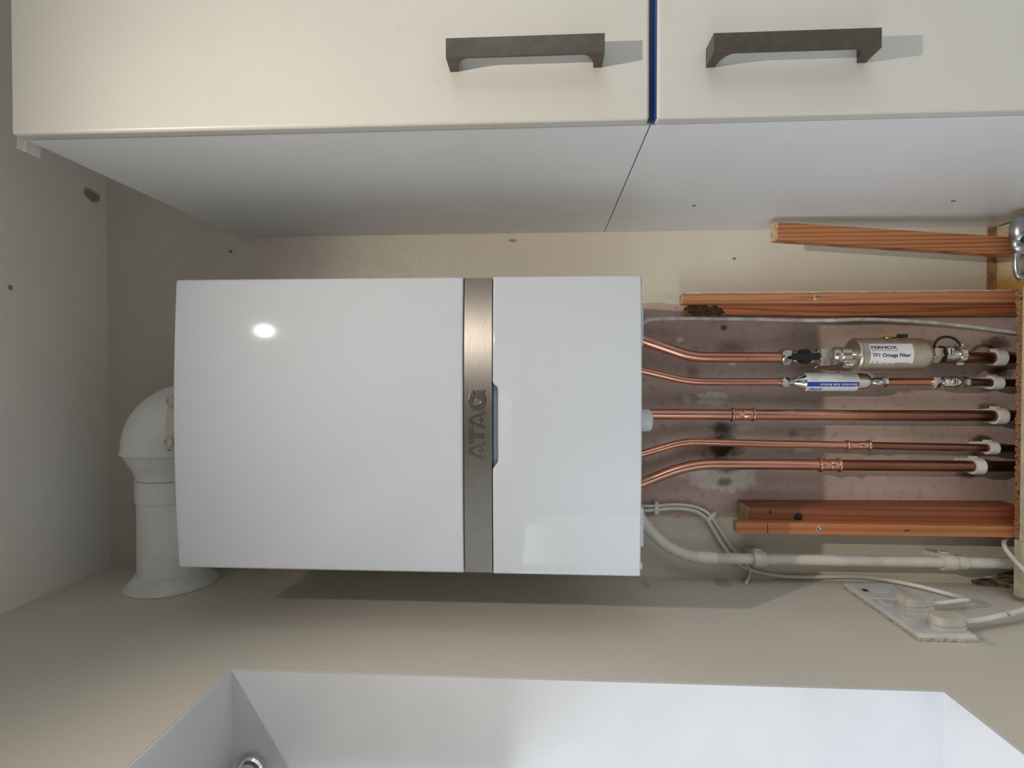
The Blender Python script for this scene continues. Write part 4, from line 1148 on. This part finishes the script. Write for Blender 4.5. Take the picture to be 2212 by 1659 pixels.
# ------------------------------------------------------------------ cables and waste pipe
def cable(name, pts, r, mat, label, n=10, cat='cable', group=None):
    C = catmull(pts, n)
    lo_ = min(C, key=lambda q: q.z)
    return tag(mk(name, MB().tube(C, r, 12), mat, root=lo_, smooth=True), label, cat, group)
g = [(1360, 712), (1392, 696), (1410, 690), (1465, 688), (1540, 688), (1627, 689), (1720, 691.5), (1790, 692), (1872, 690), (1984, 695), (2084, 704), (2195, 718), (2230, 724)]
gy = [-.05, -.05, -.045, -.035, -.030, -.030, -.030, -.030, -.032, -.035, -.04, -.05, -.055]
cable('grey_cable', [pY(u, v, y) for (u, v), y in zip(g, gy)], 0.0039, 'cable_grey', 'grey electric cable running down beside the flame-grained batten')

wy = -0.05
hp = [(1372, 1098), (1389, 1126), (1412, 1154), (1442, 1180), (1475, 1196), (1510, 1204), (1548, 1206)]
HC = catmull([pY(u, v, wy) for u, v in hp], 60)
acc = 0; rads = []
for i, q in enumerate(HC):
    if i: acc += (q - HC[i-1]).length
    rads.append(0.0108 + 0.0007 * (1 if math.sin(acc / 0.0042 * 2 * PI) > 0 else -1))
wp = thing('waste_pipe', pY(2230, 1217, wy), 'white plastic condensate pipe with a ribbed hose from the boiler', 'pipe')
mk('ribbed_hose', MB().tube(HC, rads, 20), 'hose', wp)
mk('hose_cuff', MB().tube([pY(1505, 1203, wy), pY(1547, 1206, wy)], 0.0117, 28), 'hose', wp, smooth=True)
mk('rigid_pipe', MB().tube([pY(1545, 1206, wy), pY(2062, 1214.5, wy)], 0.0107, 28), 'pvc', wp, smooth=True)
m = MB().tube([pY(2058, 1214.5, wy), pY(2085, 1215, wy)], 0.0128, 28); mk('socket_joint', m, 'pvc', wp, smooth=True)
mk('lower_pipe', MB().tube([pY(2080, 1215, wy), pY(2240, 1218, wy)], 0.0107, 28), 'pvc', wp, smooth=True)
clip(1626, 1652, 1207.5, 0.0107, 'dusty white clip on the waste pipe nearest the boiler', Y=wy, mat='pvc', group='clips on the waste pipe')
clip(2032, 2060, 1214.3, 0.0107, 'dusty white clip on the waste pipe beside the sockets', Y=wy, mat='pvc', group='clips on the waste pipe')

ca = [(1360, 1092), (1390, 1093), (1418, 1092.5), (1460, 1089.5), (1501, 1094.5), (1530, 1109.5), (1553, 1141), (1575, 1175), (1594, 1196), (1612, 1218), (1618, 1228)]
A_ = [pY(u, v, -0.012) for u, v in ca]
def wp_(u, v, o=0.007):
    """on the left wall, or on the back wall where the corner lies"""
    p = pX(u, v, LX + o)
    if p.y > -0.007: p = pY(u, v, -0.007)
    return p
A_ += [wp_(1620, 1234), wp_(1618, 1246), pX(1612, 1259, LX + 0.002), pX(1611, 1263, LX - 0.004)]
cable('white_cable', A_, 0.0031, 'cable', 'thin white cable from the boiler ending in the left wall plaster', group='white cables from the boiler')
cb = [(1360, 1103), (1390, 1103), (1418, 1101), (1460, 1098), (1498, 1103), (1524, 1118), (1543, 1148), (1562, 1178), (1578, 1200), (1600, 1222)]
B_ = [pY(u, v, -0.011) for u, v in cb]
B_ += [wp_(u, v) for u, v in ((1640, 1236), (1680, 1243.5), (1720, 1245.5), (1760, 1246), (1800, 1245), (1845, 1245), (1885, 1248), (1930, 1255), (1965, 1262), (2000, 1270), (2060, 1286))]
PLUG1 = Vector((LX + 0.0115 + 0.0115, (pX(1958, 1322, LX + .0115).y + pX(1935, 1281, LX + .0335).y) / 2, pX(1958, 1322, LX + .0115).z - 0.055))
B_ += [pX(2086, 1292, LX + 0.016), pX(2089, 1296, LX + 0.026), pX(2068, 1298, LX + 0.026), PLUG1 - Vector((0, 0, 0.012)), PLUG1]
cable('plug_flex', B_, 0.0040, 'cable', 'long white flex from the boiler to the upper plug', group='white cables from the boiler')
def cclip(u, v, ang, label):
    p = pY(u, v, -0.012)
    t = thing('cable_clip', (p.x, 0, p.z), label, 'cable clip', 'small cable clips on the wall')
    ca_, sa_ = math.cos(ang), math.sin(ang)
    def fn(a, b, h): return (p.x + a * ca_ - b * sa_, -h, p.z + a * sa_ + b * ca_)
    prof = [(-.011, -.0045), (.009, -.0045), (.015, -.003), (.0165, 0), (.015, .003), (.009, .0045), (-.011, .0045)]
    mk('clip_body', MB().prism(prof, fn, 0.0, 0.017), 'clip', t, bevel=0.0012)
    q = fn(.0125, 0, 0.017)
    mk('nail', MB().lathe(q, (0, -1, 0), [(-.003, .0022), (.0006, .0022), (.001, .0012)], 12), 'nickel', t, smooth=True)
cclip(1418, 1099, 0.0, 'tiny white cable clip beside the boiler underside')
cclip(1535, 1117, -0.75, 'tiny white cable clip at the bend of the twin cables')

# ------------------------------------------------------------------ sockets and plugs on the left wall
def dY(d): return CAM.y + d
sz_t, sz_b = pX(1986, 1386, LX).z, pX(2112, 1388, LX).z
def wallplate(name, d0, d1, label, thick=0.0115, zt=sz_t, zb_=sz_b):
    y0, y1 = d0, d1
    t = thing(name, (LX, (y0 + y1) / 2, zb_), label, 'socket')
    mk('back_box', MB().box(LX, LX + thick * 0.45, y0 - 0.001, y1 + 0.001, zb_ - 0.001, zt + 0.001), 'grime', t, bevel=0.001)
    x0, x1 = LX + thick * 0.45, LX + thick; c = 0.0022
    m = MB().hexa([(x0, y0, zb_), (x0, y1, zb_), (x0, y1, zt), (x0, y0, zt), (x1, y0 + c, zb_ + c), (x1, y1 - c, zb_ + c), (x1, y1 - c, zt - c), (x1, y0 + c, zt - c)])
    mk('faceplate', m, 'socket', t, bevel=0.0006)
    return t, y0, y1, x1
t1, a0, a1, xf = wallplate('outlet_plate', pX(1875, 1305.6, LX).y, pX(1829, 1271, LX).y, 'dusty single wall plate above the plugs, nearest the room corner')
ym_ = (a0 + a1) / 2
mk('neon_window', MB().box(xf, xf + 0.0004, ym_ - 0.006, ym_ + 0.006, sz_t - 0.024, sz_t - 0.014), 'rubber', t1)
mk('rocker_switch', MB().hexa([(xf, ym_ - 0.010, sz_b + 0.030), (xf, ym_ + 0.010, sz_b + 0.030), (xf, ym_ + 0.010, sz_b + 0.052), (xf, ym_ - 0.010, sz_b + 0.052),
                               (xf + 0.004, ym_ - 0.010, sz_b + 0.030), (xf + 0.004, ym_ + 0.010, sz_b + 0.030), (xf + 0.0015, ym_ + 0.010, sz_b + 0.052), (xf + 0.0015, ym_ - 0.010, sz_b + 0.052)]), 'socket', t1)
t2, b0, b1, xf = wallplate('double_socket', pX(2050, 1387, LX).y, pX(1888, 1306.5, LX).y, 'dusty white double wall socket holding two plugs')
for dd in (0.42, 0.85):
    yy = b0 + (b1 - b0) * dd
    mk('rocker_switch', MB().hexa([(xf, yy - 0.008, sz_t - 0.030), (xf, yy + 0.008, sz_t - 0.030), (xf, yy + 0.008, sz_t - 0.012), (xf, yy - 0.008, sz_t - 0.012),
                               (xf + 0.0006, yy - 0.008, sz_t - 0.030), (xf + 0.0006, yy + 0.008, sz_t - 0.030), (xf + 0.0042, yy + 0.008, sz_t - 0.013), (xf + 0.0042, yy - 0.008, sz_t - 0.013)]), 'socket', t2, bevel=0.0005)
def plug(yf, yb, zt, zb_, label, rounded):
    yc = (yf + yb) / 2; t = thing('plug', (xf, yc, zb_), label, 'plug', 'plugs in the double socket')
    L = zt - zb_; hw = abs(yb - yf) / 2
    pr = []
    if rounded:
        for k in range(13):
            a = PI * k / 12; pr.append((hw * math.cos(a), zt - hw * 0.6 + hw * 0.6 * math.sin(a)))
        pr += [(-hw, zb_ + 0.012), (-hw * 0.62, zb_), (hw * 0.62, zb_), (hw, zb_ + 0.012)]
    else:
        pr = [(hw * 0.92, zt), (-hw * 0.92, zt), (-hw, zt - 0.004), (-hw, zb_ + 0.022), (-hw * 0.40, zb_), (hw * 0.40, zb_), (hw, zb_ + 0.022), (hw, zt - 0.004)]
    mk('plug_base', MB().prism(pr, lambda y, z, h: (xf + h, yc + y, z), 0.0003, 0.0075), 'plugm', t, smooth=True, bevel=0.0008)
    pr2 = [(y * 0.97, zb_ + 0.0006 + (z - zb_) * 0.98) for y, z in pr]
    mk('plug_cover', MB().prism(pr2, lambda y, z, h: (xf + h, yc + y, z), 0.0082, 0.0220), 'plugm', t, smooth=True, bevel=0.0014)
    mk('cord_grip', MB().tube([(xf + 0.011, yc, zb_ + 0.004), (xf + 0.0115, yc, zb_ - 0.005)], 0.0056, 14), 'cable_grey', t, smooth=True)
    return yc
z1_ = pX(1958, 1322, xf).z
yp1 = plug(pX(1958, 1322, xf).y, pX(1935, 1281, xf + .022).y, z1_, z1_ - 0.052, 'dusty angular plug nearer the room corner in the double socket', False)
z2_ = pX(2000, 1336, xf + 0.01).z; z3_ = pX(2091, 1352, xf + 0.01).z
yp2 = plug(pX(2088, 1368, xf).y, pX(1999, 1318, xf + .022).y, z2_, z3_, 'dusty round-topped plug at the near end of the double socket', True)
lc = [Vector((xf + 0.0115, yp2, z3_ - 0.002))] + [pX(u, v, LX + o) for u, v, o in ((2112, 1340, .022), (2150, 1333, .024), (2185, 1325, .026), (2225, 1313, .028), (2260, 1296, .03))]
fx = cable('plug_lead', lc, 0.0050, 'cable', 'short white flex leaving the round-topped plug')
# printed sleeve on the flex
sa, sb_ = pX(2160, 1331, LX + .0245), pX(2183, 1325.5, LX + .026)
fxs = mk('printed_sleeve', MB().tube([sa, sb_], 0.0053, 14), 'ivory', None, smooth=True)
fxs.parent = fx; fxs.location = -Vector(fx.location)
ax_ = (sb_ - sa).normalized()
tov = (CAM - (sa + sb_) / 2).normalized(); tov = (tov - ax_ * tov.dot(ax_)).normalized(); side = ax_.cross(tov)
mid = sa.lerp(sb_, 0.55)
vs, fs = text_fit('CE', 1.0, 1.0)
m = MB(); m.v = [mid + side * ((x - .5) * 0.0062) + ax_ * (y - .5) * (-0.0062) + tov * (0.0053 * math.sqrt(max(0.05, 1 - ((x - .5) * 0.0062 / 0.0053) ** 2)) + 0.0003) for x, y in vs]; m.f = fs
cem = mk('printed_mark', m, 'ink', None, fix=False); cem.parent = fx; cem.location = -Vector(fx.location)
# cable emerging beside the boxing
cable('white_cable', [pY(u, v, y) for u, v, y in ((2196, 1150, -.05), (2180, 1160, -.055), (2170, 1170, -.06), (2172, 1184, -.07), (2186, 1203, -.085), (2203, 1222, -.104), (2222, 1240, -.118), (2262, 1272, -.14), (2330, 1300, -.15))], 0.0042, 'cable', 'thick white cable curling out behind the boxing panel edge')

# ------------------------------------------------------------------ worn metal tool standing on the worktop, cut by the frame edge
def tz(u, v): return pY(u, v, -0.13)
tl = thing('metal_bracket', tz(2225, 535), 'worn shiny cast metal fitting in front of the leaning offcut', 'fitting')
loop = [(2196, 548), (2194.5, 565), (2195.5, 583), (2200, 597), (2209, 598), (2217, 588), (2222, 570), (2224, 552), (2222, 538), (2212, 534), (2202, 537), (2196, 548)]
mk('handle_loop', MB().tube(catmull([tz(u, v) for u, v in loop], 5), 0.0052, 14), 'cast', tl, smooth=True)
c_ = tz(2209, 498)
m = MB().lathe(c_ + Vector((0, 0, 0.021)), (0, 0, -1), [(0.021 - 0.021 * math.cos(PI * k / 12), 0.030 * math.sin(PI * k / 12)) for k in range(13)], 24)
for q in m.v: q.y = c_.y + (q.y - c_.y) * 0.55
mk('head', m, 'cast', tl, smooth=True)
c_ = tz(2212, 527)
m = MB().lathe(c_ + Vector((0, 0, 0.022)), (0, 0, -1), [(0.022 - 0.022 * math.cos(PI * k / 12), 0.020 * math.sin(PI * k / 12)) for k in range(13)], 24)
for q in m.v: q.y = c_.y + (q.y - c_.y) * 0.6
mk('neck', m, 'cast', tl, smooth=True)
q = tz(2203, 520)
mk('dark_cavity', MB().lathe((q.x, -0.138, q.z), (0, -1, 0), [(0, .0075), (.005, .0072), (.0065, .005), (.005, .003), (.005, 0)], 18), 'dark', tl, smooth=True)  # dark disc painted in for the shade inside a cavity
zlow = tz(2240, 530).z
mk('foot', MB().box(tz(2230, 590).x, tz(2230, 480).x, -0.145, -0.116, wz, tz(2219, 530).z), 'cast', tl, bevel=0.003)
